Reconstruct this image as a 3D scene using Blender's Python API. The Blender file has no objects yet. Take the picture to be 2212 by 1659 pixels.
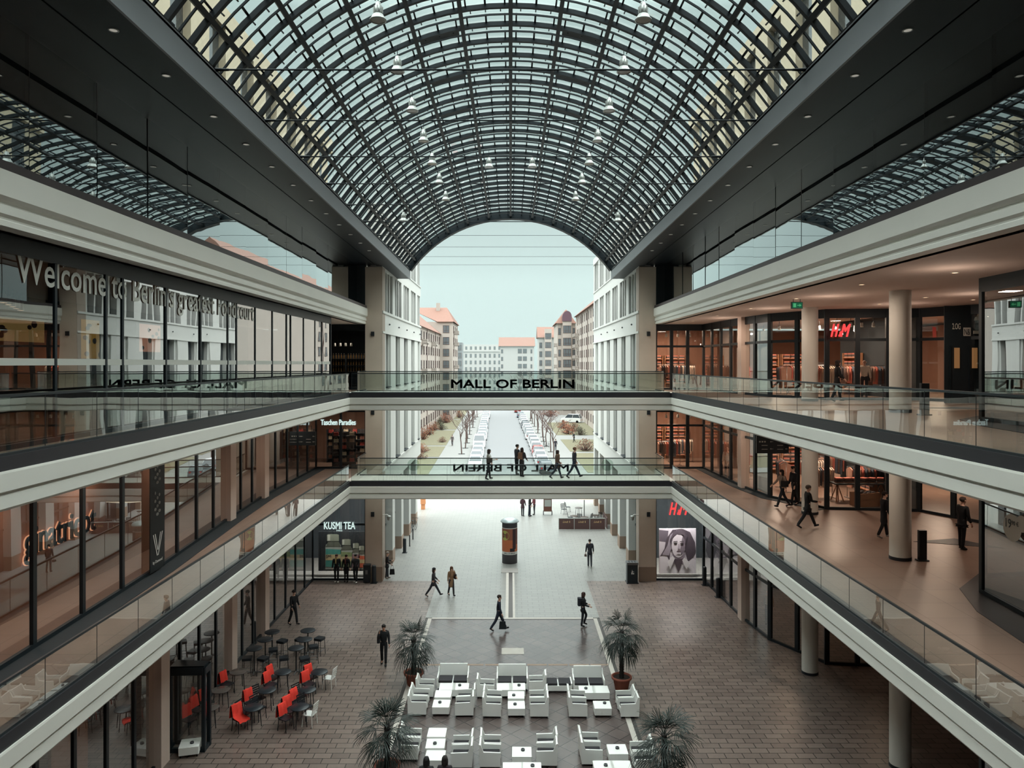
import bpy, bmesh, math, random
from mathutils import Vector, Matrix, Euler
PI = math.pi
rnd = random.Random(7)
SC = bpy.context.scene
COL = SC.collection
F = 1600.0; CX = 1103.0; HY = 785.0; EYE = 13.6
Z1 = 7.0; Z2 = 11.95           # gallery floors
HX = 8.97                      # half width of the open atrium
YB0, YB1 = 41.3, 43.8          # footbridge front and back

def gx(px, Y): return (px - CX) * Y / F
def on(px, py, z=0.0):
    """point of a horizontal plane z seen at photo pixel px, py"""
    Y = (EYE - z) * F / (py - HY)
    return Vector(((px - CX) * Y / F, Y, z))
def at(px, py, Y): return Vector(((px - CX) * Y / F, Y, EYE - (py - HY) * Y / F))
def lin(r, g, b):
    def c(u):
        u /= 255.0
        return u / 12.92 if u <= 0.04045 else ((u + 0.055) / 1.055) ** 2.4
    return (c(r), c(g), c(b), 1.0)

# ---------------------------------------------------------------- mesh builder
class MB:
    def __init__(s): s.v = []; s.f = []; s.sm = []; s.mi = []; s.cur = 0
    def add(s, vs, fs, smooth=False):
        o = len(s.v)
        s.v += [tuple(p) for p in vs]
        for f in fs:
            s.f.append(tuple(i + o for i in f)); s.sm.append(smooth); s.mi.append(s.cur)
        return s
    def box(s, x0, x1, y0, y1, z0, z1):
        v = [(x0,y0,z0),(x1,y0,z0),(x1,y1,z0),(x0,y1,z0),(x0,y0,z1),(x1,y0,z1),(x1,y1,z1),(x0,y1,z1)]
        return s.add(v, [(0,3,2,1),(4,5,6,7),(0,1,5,4),(1,2,6,5),(2,3,7,6),(3,0,4,7)])
    def cbox(s, c, sx, sy, sz, rz=0.0, bev=0.0):
        """box centred in x, y at c with base at c.z, rounded vertical edges if bev"""
        cx, cy, cz = c
        if bev > 0:
            pts = []
            for (qx, qy, a0) in ((1,1,0),(-1,1,90),(-1,-1,180),(1,-1,270)):
                for k in range(4):
                    a = math.radians(a0 + k*30)
                    pts.append((qx*(sx/2-bev)+bev*math.cos(a), qy*(sy/2-bev)+bev*math.sin(a)))
        else:
            pts = [(sx/2,sy/2),(-sx/2,sy/2),(-sx/2,-sy/2),(sx/2,-sy/2)]
        ca, sa = math.cos(rz), math.sin(rz)
        pts = [(cx+x*ca-y*sa, cy+x*sa+y*ca) for x, y in pts]
        return s.prism(pts, cz, cz+sz)
    def prism(s, pts, z0, z1):
        n = len(pts)
        v = [(x,y,z0) for x,y in pts] + [(x,y,z1) for x,y in pts]
        f = [tuple(range(n-1,-1,-1)), tuple(range(n,2*n))]
        f += [(i,(i+1)%n,n+(i+1)%n,n+i) for i in range(n)]
        return s.add(v, f)
    def slab(s, pts, n):
        """polygon pts (3d) thickened by vector n"""
        k = len(pts); n = Vector(n)
        v = [tuple(p) for p in pts] + [tuple(Vector(p)+n) for p in pts]
        f = [tuple(range(k-1,-1,-1)), tuple(range(k,2*k))]
        f += [(i,(i+1)%k,k+(i+1)%k,k+i) for i in range(k)]
        return s.add(v, f)
    def tube(s, path, r, n=8, cap=True):
        path = [Vector(p) for p in path]
        rs = r if isinstance(r, (list, tuple)) else [r]*len(path)
        rings = []; up = Vector((0,0,1))
        for i, p in enumerate(path):
            d = (path[min(i+1,len(path)-1)] - path[max(i-1,0)])
            if d.length < 1e-9: d = Vector((0,0,1))
            d.normalize()
            a = up if abs(d.dot(up)) < 0.95 else Vector((1,0,0))
            u = d.cross(a).normalized(); w = u.cross(d).normalized()
            rings.append([p + (u*math.cos(2*PI*k/n) + w*math.sin(2*PI*k/n))*rs[i] for k in range(n)])
        v = [q for R in rings for q in R]; f = []
        for i in range(len(rings)-1):
            for k in range(n):
                a = i*n+k; b = i*n+(k+1)%n
                f.append((a, b, b+n, a+n))
        s.add(v, f, n > 4)
        if cap:
            s.add(rings[0], [tuple(range(n))]); s.add(rings[-1], [tuple(range(n-1,-1,-1))])
        return s
    def lathe(s, prof, c=(0,0,0), n=20, a0=0.0, a1=2*PI, cap=True):
        full = abs(a1-a0-2*PI) < 1e-6; m = n if full else n+1
        v = []; f = []
        for r, z in prof:
            for k in range(m):
                a = a0+(a1-a0)*k/n
                v.append((c[0]+r*math.cos(a), c[1]+r*math.sin(a), c[2]+z))
        for i in range(len(prof)-1):
            for k in range(n):
                a = i*m+k; b = i*m+(k+1)%m
                f.append((a, b, b+m, a+m))
        s.add(v, f, True)
        if cap and full:
            s.add(v[:m], [tuple(range(m-1,-1,-1))]); s.add(v[-m:], [tuple(range(m))])
        return s
    def ball(s, c, rx, ry=None, rz=None, n=10, m=7):
        ry = ry or rx; rz = rz or rx
        v = []; f = []
        for i in range(m+1):
            t = PI*i/m
            for k in range(n):
                a = 2*PI*k/n
                v.append((c[0]+rx*math.sin(t)*math.cos(a), c[1]+ry*math.sin(t)*math.sin(a), c[2]+rz*math.cos(t)))
        for i in range(m):
            for k in range(n):
                a = i*n+k; b = i*n+(k+1)%n
                f.append((a, a+n, b+n, b))
        return s.add(v, f, True)
    def sweep(s, path, prof, side=1.0, closed=True):
        """plan polyline path extruded with profile (d, z); d is offset to the left of travel times side"""
        n = len(path); rows = []
        for i in range(n):
            p = Vector(path[i])
            d0 = (Vector(path[i])-Vector(path[i-1])).normalized() if i > 0 else None
            d1 = (Vector(path[i+1])-Vector(path[i])).normalized() if i < n-1 else None
            if d0 is None: d0 = d1
            if d1 is None: d1 = d0
            n0 = Vector((-d0.y, d0.x)); n1 = Vector((-d1.y, d1.x))
            m = (n0+n1); m = m/max(m.length_squared, 1e-6)*2
            rows.append([(p.x+m.x*d*side, p.y+m.y*d*side, z) for d, z in prof])
        k = len(prof); v = [q for R in rows for q in R]; f = []
        rng = range(k) if closed else range(k-1)
        for i in range(n-1):
            for j in rng:
                a = i*k+j; b = i*k+(j+1)%k
                f.append((a, b, b+k, a+k))
        s.add(v, f)
        if closed:
            s.add(rows[0], [tuple(range(k))]); s.add(rows[-1], [tuple(range(k-1,-1,-1))])
        return s
    def xform(s, M, i0=0):
        for i in range(i0, len(s.v)): s.v[i] = tuple(M @ Vector(s.v[i]))
        return s
    def mesh(s, name, mats):
        me = bpy.data.meshes.new(name)
        me.from_pydata(s.v, [], s.f)
        for m in (mats if isinstance(mats, (list, tuple)) else [mats]): me.materials.append(m)
        me.polygons.foreach_set('use_smooth', s.sm)
        me.polygons.foreach_set('material_index', s.mi)
        bm = bmesh.new(); bm.from_mesh(me)
        bmesh.ops.recalc_face_normals(bm, faces=bm.faces); bm.to_mesh(me); bm.free()
        me.update()
        return me

def obj(name, mesh, parent=None, loc=None):
    o = bpy.data.objects.new(name, mesh); COL.objects.link(o)
    if parent is not None: o.parent = parent
    if loc is not None: o.location = loc
    return o
def part(name, mb, mat, parent, label=None, loc=None):
    o = obj(name, mb.mesh(name, mat), parent, loc)
    if label: o['label'] = label
    return o
LABELS = {}
def tag(o, label, cat, group=None, kind=None):
    o['label'] = label; o['category'] = cat
    if group: o['group'] = group
    if kind: o['kind'] = kind
    LABELS.setdefault(label, []).append(o.name)
    return o
def thing(name, label, cat, loc=(0,0,0), rz=0.0, group=None):
    o = bpy.data.objects.new(name, None); COL.objects.link(o)
    o.empty_display_size = 0.1
    o.location = loc; o.rotation_euler = (0, 0, rz)
    return tag(o, label, cat, group)
def single(name, mb, mat, label, cat, group=None, loc=(0,0,0), rz=0.0):
    o = obj(name, mb.mesh(name, mat), None, loc); o.rotation_euler = (0,0,rz)
    return tag(o, label, cat, group)
def struct(name, mb, mat, label=None, cat=None, parent=None):
    o = obj(name, mb.mesh(name, mat), parent)
    if parent is None:
        o['kind'] = 'structure'
        if label: tag(o, label, cat or 'building part')
    return o
def structroot(name, label, cat):
    o = bpy.data.objects.new(name, None); COL.objects.link(o)
    return tag(o, label, cat, None, 'structure')
def kids(o): return CHILD.get(o.name, [])
CHILD = {}
def copy_tree(src, label, loc, rz=0.0, group=None, scale=None):
    c = src.copy(); COL.objects.link(c)
    c.location = loc; c.rotation_euler = (0,0,rz)
    if scale: c.scale = scale if isinstance(scale, (tuple, list)) else (scale,)*3
    if label: c['label'] = label; LABELS.setdefault(label, []).append(c.name)
    if group: c['group'] = group
    for ch in src.children:
        d = ch.copy(); COL.objects.link(d); d.parent = c
        for g in ch.children:
            e = g.copy(); COL.objects.link(e); e.parent = d
    return c
ORD = ['nearest','second','third','fourth','fifth','sixth','seventh','eighth','ninth','tenth','eleventh','twelfth','thirteenth','fourteenth','fifteenth','sixteenth','seventeenth','eighteenth','nineteenth','twentieth']

# ---------------------------------------------------------------- materials
def newmat(name):
    m = bpy.data.materials.new(name); m.use_nodes = True
    nt = m.node_tree; nt.nodes.clear()
    out = nt.nodes.new('ShaderNodeOutputMaterial')
    return m, nt, out
def mixnode(nt, blend='MIX'):
    n = nt.nodes.new('ShaderNodeMix'); n.data_type = 'RGBA'; n.blend_type = blend
    return n   # inputs 0 fac, 6 A, 7 B ; output 2
def mat(name, col, rough=0.6, metal=0.0, spec=0.5, var=0.0, vscale=3.0, bump=0.0, bscale=20.0, coat=0.0):
    m, nt, out = newmat(name)
    b = nt.nodes.new('ShaderNodeBsdfPrincipled'); nt.links.new(b.outputs[0], out.inputs[0])
    b.inputs['Roughness'].default_value = rough; b.inputs['Metallic'].default_value = metal
    b.inputs['Specular IOR Level'].default_value = spec
    if coat: b.inputs['Coat Weight'].default_value = coat
    c = col if len(col) == 4 else lin(*col)
    b.inputs['Base Color'].default_value = c
    if var or bump: tc = nt.nodes.new('ShaderNodeTexCoord')
    if var:
        nz = nt.nodes.new('ShaderNodeTexNoise'); nz.inputs['Scale'].default_value = vscale; nz.inputs['Detail'].default_value = 5
        nt.links.new(tc.outputs['Object'], nz.inputs[0])
        mx = mixnode(nt); nt.links.new(nz.outputs[0], mx.inputs[0])
        mx.inputs[6].default_value = tuple(x*(1-var) for x in c[:3])+(1,)
        mx.inputs[7].default_value = tuple(min(1,x*(1+var)) for x in c[:3])+(1,)
        nt.links.new(mx.outputs[2], b.inputs['Base Color'])
    if bump:
        nz = nt.nodes.new('ShaderNodeTexNoise'); nz.inputs['Scale'].default_value = bscale; nz.inputs['Detail'].default_value = 4
        nt.links.new(tc.outputs['Object'], nz.inputs[0])
        bp = nt.nodes.new('ShaderNodeBump'); bp.inputs['Strength'].default_value = bump; bp.inputs['Distance'].default_value = 0.02
        nt.links.new(nz.outputs[0], bp.inputs['Height']); nt.links.new(bp.outputs[0], b.inputs['Normal'])
    return m
def emis(name, col, strength):
    m, nt, out = newmat(name)
    e = nt.nodes.new('ShaderNodeEmission'); e.inputs[0].default_value = col if len(col) == 4 else lin(*col)
    e.inputs[1].default_value = strength; nt.links.new(e.outputs[0], out.inputs[0])
    return m
def glass(name, tint=(0.85,0.9,0.88), ior=1.9, wav=0.0, wscale=0.6, rough=0.0, rtint=(1,1,1), p=4.0):
    """thin architectural pane: lets light straight through, mirrors by Fresnel"""
    m, nt, out = newmat(name)
    t = nt.nodes.new('ShaderNodeBsdfTransparent'); t.inputs[0].default_value = (*tint, 1)
    g = nt.nodes.new('ShaderNodeBsdfGlossy'); g.inputs['Roughness'].default_value = rough; g.inputs[0].default_value = (*rtint, 1)
    # abs(cos) Schlick so that both faces of a pane behave alike
    geo = nt.nodes.new('ShaderNodeNewGeometry')
    dt = nt.nodes.new('ShaderNodeVectorMath'); dt.operation = 'DOT_PRODUCT'
    nt.links.new(geo.outputs['Normal'], dt.inputs[0]); nt.links.new(geo.outputs['Incoming'], dt.inputs[1])
    ab = nt.nodes.new('ShaderNodeMath'); ab.operation = 'ABSOLUTE'; nt.links.new(dt.outputs['Value'], ab.inputs[0])
    om = nt.nodes.new('ShaderNodeMath'); om.operation = 'SUBTRACT'; om.inputs[0].default_value = 1.0; om.use_clamp = True
    nt.links.new(ab.outputs[0], om.inputs[1])
    pw = nt.nodes.new('ShaderNodeMath'); pw.operation = 'POWER'; pw.inputs[1].default_value = p
    nt.links.new(om.outputs[0], pw.inputs[0])
    f0 = ((ior-1)/(ior+1))**2
    ma = nt.nodes.new('ShaderNodeMath'); ma.operation = 'MULTIPLY_ADD'; ma.inputs[1].default_value = 1-f0; ma.inputs[2].default_value = f0; ma.use_clamp = True
    nt.links.new(pw.outputs[0], ma.inputs[0])
    mx = nt.nodes.new('ShaderNodeMixShader')
    nt.links.new(ma.outputs[0], mx.inputs[0]); nt.links.new(t.outputs[0], mx.inputs[1]); nt.links.new(g.outputs[0], mx.inputs[2])
    if wav:
        tc = nt.nodes.new('ShaderNodeTexCoord')
        nz = nt.nodes.new('ShaderNodeTexNoise'); nz.inputs['Scale'].default_value = wscale; nz.inputs['Detail'].default_value = 1.5
        nt.links.new(tc.outputs['Object'], nz.inputs[0])
        bp = nt.nodes.new('ShaderNodeBump'); bp.inputs['Strength'].default_value = wav; bp.inputs['Distance'].default_value = 0.05
        nt.links.new(nz.outputs[0], bp.inputs['Height']); nt.links.new(bp.outputs[0], g.inputs['Normal'])
    nt.links.new(mx.outputs[0], out.inputs[0])
    return m
def paving(name, c1, c2, cm, bw, bh, rot=0.0, rough=0.45, mortar=0.02, offset=0.5, spec=0.5, bump=0.25, grime=0.35):
    m, nt, out = newmat(name)
    b = nt.nodes.new('ShaderNodeBsdfPrincipled'); nt.links.new(b.outputs[0], out.inputs[0])
    tc = nt.nodes.new('ShaderNodeTexCoord'); mp = nt.nodes.new('ShaderNodeMapping')
    mp.inputs['Rotation'].default_value = (0,0,rot)
    nt.links.new(tc.outputs['Object'], mp.inputs[0])
    br = nt.nodes.new('ShaderNodeTexBrick')
    br.inputs['Color1'].default_value = lin(*c1); br.inputs['Color2'].default_value = lin(*c2); br.inputs['Mortar'].default_value = lin(*cm)
    br.inputs['Scale'].default_value = 1.0; br.inputs['Mortar Size'].default_value = mortar
    br.inputs['Brick Width'].default_value = bw; br.inputs['Row Height'].default_value = bh; br.offset = offset
    br.inputs['Bias'].default_value = -0.2
    nt.links.new(mp.outputs[0], br.inputs[0])
    nz = nt.nodes.new('ShaderNodeTexNoise'); nz.inputs['Scale'].default_value = 0.35; nz.inputs['Detail'].default_value = 8; nz.inputs['Roughness'].default_value = 0.65
    nt.links.new(tc.outputs['Object'], nz.inputs[0])
    rp = nt.nodes.new('ShaderNodeMapRange'); rp.inputs[1].default_value = 0.3; rp.inputs[2].default_value = 0.7
    rp.inputs[3].default_value = 1-grime; rp.inputs[4].default_value = 1+grime*0.5
    nt.links.new(nz.outputs[0], rp.inputs[0])
    mx = mixnode(nt, 'MULTIPLY'); mx.inputs[0].default_value = 1.0
    nt.links.new(br.outputs[0], mx.inputs[6]); nt.links.new(rp.outputs[0], mx.inputs[7])
    nt.links.new(mx.outputs[2], b.inputs['Base Color'])
    rr = nt.nodes.new('ShaderNodeMapRange'); rr.inputs[1].default_value = 0.3; rr.inputs[2].default_value = 0.7
    rr.inputs[3].default_value = rough*0.98; rr.inputs[4].default_value = min(1, rough*1.03)
    nt.links.new(nz.outputs[0], rr.inputs[0]); nt.links.new(rr.outputs[0], b.inputs['Roughness'])
    b.inputs['Specular IOR Level'].default_value = spec
    bp = nt.nodes.new('ShaderNodeBump'); bp.inputs['Strength'].default_value = bump; bp.inputs['Distance'].default_value = 0.01; bp.invert = True
    nt.links.new(br.outputs['Fac'], bp.inputs['Height']); nt.links.new(bp.outputs[0], b.inputs['Normal'])
    return m

M = {}
M['cream'] = mat('cream stone', (222,220,212), 0.65, var=0.05, vscale=0.8)
M['white_stone'] = mat('pale stone cladding', (196,197,193), 0.7, var=0.05, vscale=0.7)
M['brown_stone'] = mat('tan stone', (150,128,112), 0.6, var=0.08, vscale=1.2)
M['band'] = mat('dark slab edge', (38,37,42), 0.5, var=0.1)
M['ceil'] = mat('gallery ceiling plaster', (214,194,182), 0.85, var=0.03)
M['soffit'] = mat('dark metal soffit', (15,22,28), 0.42, metal=0.0, spec=0.3, var=0.08, vscale=0.9)
M['beamside'] = mat('satin beam cladding', (128,132,136), 0.45)
M['steel'] = mat('dark painted steel', (20,28,33), 0.55, spec=0.25)
M['frame'] = mat('black window frame', (24,34,40), 0.45, spec=0.4)
M['rail'] = mat('dark handrail', (30,38,42), 0.45, metal=0.0)
M['chrome'] = mat('brushed steel', (120,122,124), 0.35, metal=0.8)
M['lampmetal'] = mat('pale lamp housing', (176,180,176), 0.35, metal=0.3)
M['flash'] = mat('brown metal flashing', (64,56,58), 0.45, metal=0.3, var=0.1)
M['railglass'] = glass('balustrade glass', (0.80,0.86,0.83), 2.1, wav=0.06, wscale=0.7, p=3.0)
M['vaultglass'] = glass('roof glass', (0.9,0.95,0.94), 1.3)
M['mirrorglass'] = glass('coated clerestory glass', (0.10,0.14,0.15), 1.9, wav=0.08, wscale=0.5, rtint=(0.93,0.98,0.98), p=1.4)
M['foodglass'] = glass('coated facade glass', (0.5,0.5,0.49), 2.6, wav=0.07, wscale=0.45, p=1.9)
M['shopglass'] = glass('shop glass', (0.82,0.84,0.82), 1.8, wav=0.05, wscale=0.4, p=2.6)
M['darkpane'] = mat('dark window pane', (40,46,50), 0.08, spec=0.9)
M['galfloor'] = paving('gallery floor stone', (146,122,108), (138,114,101), (106,86,76), 1.2, 1.2, 0, 0.36, 0.008, 0.0, bump=0.05, grime=0.12)
M['pave'] = paving('plaza paving', (126,111,103), (104,91,85), (44,39,38), 0.62, 0.34, 0, 0.33, 0.016, 0.43, spec=0.8, bump=0.2, grime=0.10)
M['diamond'] = paving('diamond paving', (98,86,83), (82,72,71), (48,43,42), 0.62, 0.62, PI/4, 0.22, 0.014, 0.0, spec=0.9, bump=0.12, grime=0.25)
M['daylitpave'] = paving('passage paving', (146,146,142), (138,138,135), (114,113,110), 0.62, 0.34, 0, 0.3, 0.012, 0.43, grime=0.03)  # plaza paving again, open-sky brightness put into a paler colour
M['curb'] = mat('pale kerb stone', (190,184,176), 0.6, var=0.1)
M['grate'] = mat('drain grating', (70,66,64), 0.5, metal=0.4)
M['whiteplastic'] = mat('white resin wicker', (246,247,243), 0.45, bump=0.15, bscale=60)
M['cushion'] = mat('charcoal cushion', (48,46,50), 0.85, bump=0.2, bscale=40)
M['blackpl'] = mat('black plastic', (28,34,40), 0.45)
M['red'] = mat('red fleece', (226,58,44), 0.9, var=0.12, vscale=6, bump=0.3, bscale=30)
M['terracotta'] = mat('terracotta', (164,96,78), 0.75, var=0.12, vscale=5)
M['soil'] = mat('soil', (50,40,36), 0.95)
M['bark'] = mat('fibrous palm bark', (46,42,40), 0.95, var=0.4, vscale=12, bump=0.8, bscale=25)
M['frond'] = mat('palm frond', (30,44,39), 0.5, var=0.35, vscale=6)
M['white'] = mat('white paint', (226,226,222), 0.6)
M['letterdark'] = mat('dark lettering', (30,38,44), 0.5)
M['lettergrey'] = mat('grey film lettering', (196,196,188), 0.6)
M['glowred'] = emis('red neon', (255,72,72), 1.3)
M['glowwhite'] = emis('white sign glow', (214,238,232), 1.0)
M['glowwarm'] = emis('warm lamp glow', (255,214,170), 3.0)
M['glowgreen'] = emis('green exit glow', (90,190,130), 0.7)
M['glowcool'] = emis('downlight glow', (240,235,220), 0.35)
M['concrete'] = mat('concrete', (150,146,142), 0.8, var=0.1)
M['asphalt'] = mat('pale asphalt', (104,106,108), 0.7, var=0.06, vscale=2)
M['sidewalk'] = mat('pale sidewalk', (122,123,121), 0.75, var=0.06)
M['grass'] = mat('winter grass', (104,101,80), 0.95, var=0.3, vscale=2.5)
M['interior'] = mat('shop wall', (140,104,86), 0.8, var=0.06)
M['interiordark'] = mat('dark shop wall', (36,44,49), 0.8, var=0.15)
M['wood'] = mat('light wood', (168,120,88), 0.6, var=0.15, vscale=4)

# ---------------------------------------------------------------- camera, world
cam = bpy.data.cameras.new('camera'); co = bpy.data.objects.new('camera', cam); COL.objects.link(co)
cam.sensor_fit = 'HORIZONTAL'; cam.sensor_width = 36.0; cam.lens = F/2212*36.0
cam.shift_x = (1106-CX)/2212; cam.shift_y = -(829.5-HY)/2212
cam.clip_start = 0.05; cam.clip_end = 3000
co.location = (0, 0, EYE); co.rotation_euler = (PI/2, 0, 0)
SC.camera = co
SC.view_settings.view_transform = 'Standard'; SC.view_settings.look = 'None'
SC.view_settings.exposure = 0.0; SC.view_settings.gamma = 1.0
try: SC.view_settings.use_curve_mapping = False
except Exception: pass
w = bpy.data.worlds.new('overcast sky'); SC.world = w; w.use_nodes = True
nt = w.node_tree; nt.nodes.clear()
wo = nt.nodes.new('ShaderNodeOutputWorld'); bg = nt.nodes.new('ShaderNodeBackground'); nt.links.new(bg.outputs[0], wo.inputs[0])
tc = nt.nodes.new('ShaderNodeTexCoord'); sp = nt.nodes.new('ShaderNodeSeparateXYZ'); nt.links.new(tc.outputs['Generated'], sp.inputs[0])
cr = nt.nodes.new('ShaderNodeValToRGB'); nt.links.new(sp.outputs[2], cr.inputs[0])
SKY_LO = (0.557,0.694,0.672,1); ZEN = 6.6
e = cr.color_ramp.elements
e[0].position = 0.43; e[0].color = SKY_LO
e[1].position = 0.62; e[1].color = (0.93,1,0.975,1)
st = nt.nodes.new('ShaderNodeMapRange'); st.inputs[1].default_value = 0.42; st.inputs[2].default_value = 0.64
st.inputs[3].default_value = 1.0; st.inputs[4].default_value = ZEN
nt.links.new(sp.outputs[2], st.inputs[0])
nt.links.new(cr.outputs[0], bg.inputs[0]); nt.links.new(st.outputs[0], bg.inputs[1])
cy = SC.cycles
cy.max_bounces = 8; cy.diffuse_bounces = 3; cy.glossy_bounces = 4; cy.transparent_max_bounces = 16; cy.transmission_bounces = 4
cy.volume_bounces = 0; cy.caustics_reflective = False; cy.caustics_refractive = False
cy.sample_clamp_indirect = 3.0
cy.use_adaptive_sampling = True; cy.adaptive_threshold = 0.03

def lamp(name, kind, loc, energy, col=(1,0.8,0.62), size=0.3, rot=(0,0,0), sy=None, spot=None):
    d = bpy.data.lights.new(name, kind); d.energy = energy; d.color = col
    if kind == 'AREA':
        d.size = size
        if sy: d.shape = 'RECTANGLE'; d.size_y = sy
    elif kind == 'POINT': d.shadow_soft_size = size
    elif kind == 'SPOT':
        d.shadow_soft_size = size; d.spot_size = math.radians(spot or 100); d.spot_blend = 0.6
    o = bpy.data.objects.new(name, d); COL.objects.link(o); o.location = loc; o.rotation_euler = rot
    return o

# lettering: mesh from a font curve, in the local XZ plane reading along +X
def text_mesh(s, size, depth=0.02, shear=0.0, bold=0.0, width=None, height=None, space=1.0, fat=0.0):
    cu = bpy.data.curves.new('lettering', 'FONT'); cu.body = s; cu.size = size; cu.extrude = depth/2
    cu.shear = shear; cu.offset = bold; cu.space_character = space; cu.resolution_u = 3
    o = bpy.data.objects.new('lettering', cu); COL.objects.link(o)
    dg = bpy.context.evaluated_depsgraph_get(); dg.update()
    me = bpy.data.meshes.new_from_object(o.evaluated_get(dg))
    bpy.data.objects.remove(o); bpy.data.curves.remove(cu)
    xs = [v.co.x for v in me.vertices]; ys = [v.co.y for v in me.vertices]
    x0, x1, y0, y1 = min(xs), max(xs), min(ys), max(ys)
    kx = width/(x1-x0) if width else 1.0
    ky = height/(y1-y0) if height else (kx if width else 1.0)
    if not width and height: kx = ky
    for v in me.vertices:
        x, y, z = v.co
        v.co = ((x-x0)*kx, -z, (y-y0)*ky)     # readable from -Y
    if fat:                                   # heavier strokes: overlaid shifted copies of the letters
        bm = bmesh.new()
        for dx, dz in ((-1,0),(1,0),(0,-1),(0,1),(.7,.7),(-.7,.7),(.7,-.7),(-.7,-.7)):
            n0 = len(bm.verts); bm.from_mesh(me); bm.verts.ensure_lookup_table()
            bmesh.ops.translate(bm, verts=bm.verts[n0:], vec=(dx*fat,0,dz*fat))
        bm.to_mesh(me); bm.free()
    return me
def lettering(name, s, mat, loc, rz=0.0, parent=None, label=None, cat='sign', mirror=False, **k):
    me = text_mesh(s, 1.0, **k); me.materials.clear(); me.materials.append(mat)
    o = obj(name, me, parent, loc); o.rotation_euler = (0,0,rz)
    if parent is None: tag(o, label, cat)
    elif label: o['label'] = label
    return o
# ================================================================ PEOPLE
SKIN = {'light': mat('fair skin',(214,172,152),0.6), 'mid': mat('tan skin',(178,132,110),0.6), 'dark': mat('brown skin',(104,74,62),0.6)}
LIPS = mat('lips',(150,84,80),0.5); EYE_M = mat('eyes',(24,22,24),0.3)
CLOTH = {}
def cloth(c):
    if c not in CLOTH: CLOTH[c] = mat('fabric %d-%d-%d' % c, c, 0.88, var=0.12, vscale=9, bump=0.25, bscale=22)
    return CLOTH[c]
def skin_mesh(name, verts, edges, radii, mats, level=1):
    me = bpy.data.meshes.new(name); me.from_pydata([tuple(v) for v in verts], edges, [])
    o = bpy.data.objects.new(name, me); COL.objects.link(o)
    md = o.modifiers.new('skin', 'SKIN'); md.use_smooth_shade = True
    if not me.skin_vertices:
        bm = bmesh.new(); bm.from_mesh(me); bm.verts.layers.skin.verify(); bm.to_mesh(me); bm.free()
    for i, r in enumerate(radii):
        me.skin_vertices[0].data[i].radius = r if isinstance(r, tuple) else (r, r)
    me.skin_vertices[0].data[0].use_root = True
    sb = o.modifiers.new('sub', 'SUBSURF'); sb.levels = level; sb.render_levels = level
    dg = bpy.context.evaluated_depsgraph_get(); dg.update()
    res = bpy.data.meshes.new_from_object(o.evaluated_get(dg))
    bpy.data.objects.remove(o); bpy.data.meshes.remove(me)
    res.name = name; res.materials.clear()
    for m in mats: res.materials.append(m)
    return res
def merge(me, mb, name, mats):
    """add the pieces of an MB to an existing mesh, keep material slots"""
    b2 = MB(); b2.v = [tuple(v.co) for v in me.vertices]
    for p in me.polygons: b2.f.append(tuple(p.vertices)); b2.sm.append(True); b2.mi.append(p.material_index)
    o = len(b2.v); b2.v += mb.v
    for f, s, m in zip(mb.f, mb.sm, mb.mi): b2.f.append(tuple(i+o for i in f)); b2.sm.append(s); b2.mi.append(m)
    bpy.data.meshes.remove(me)
    return b2.mesh(name, mats)
def sag(a): return Vector((0, math.sin(a), -math.cos(a)))
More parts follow.
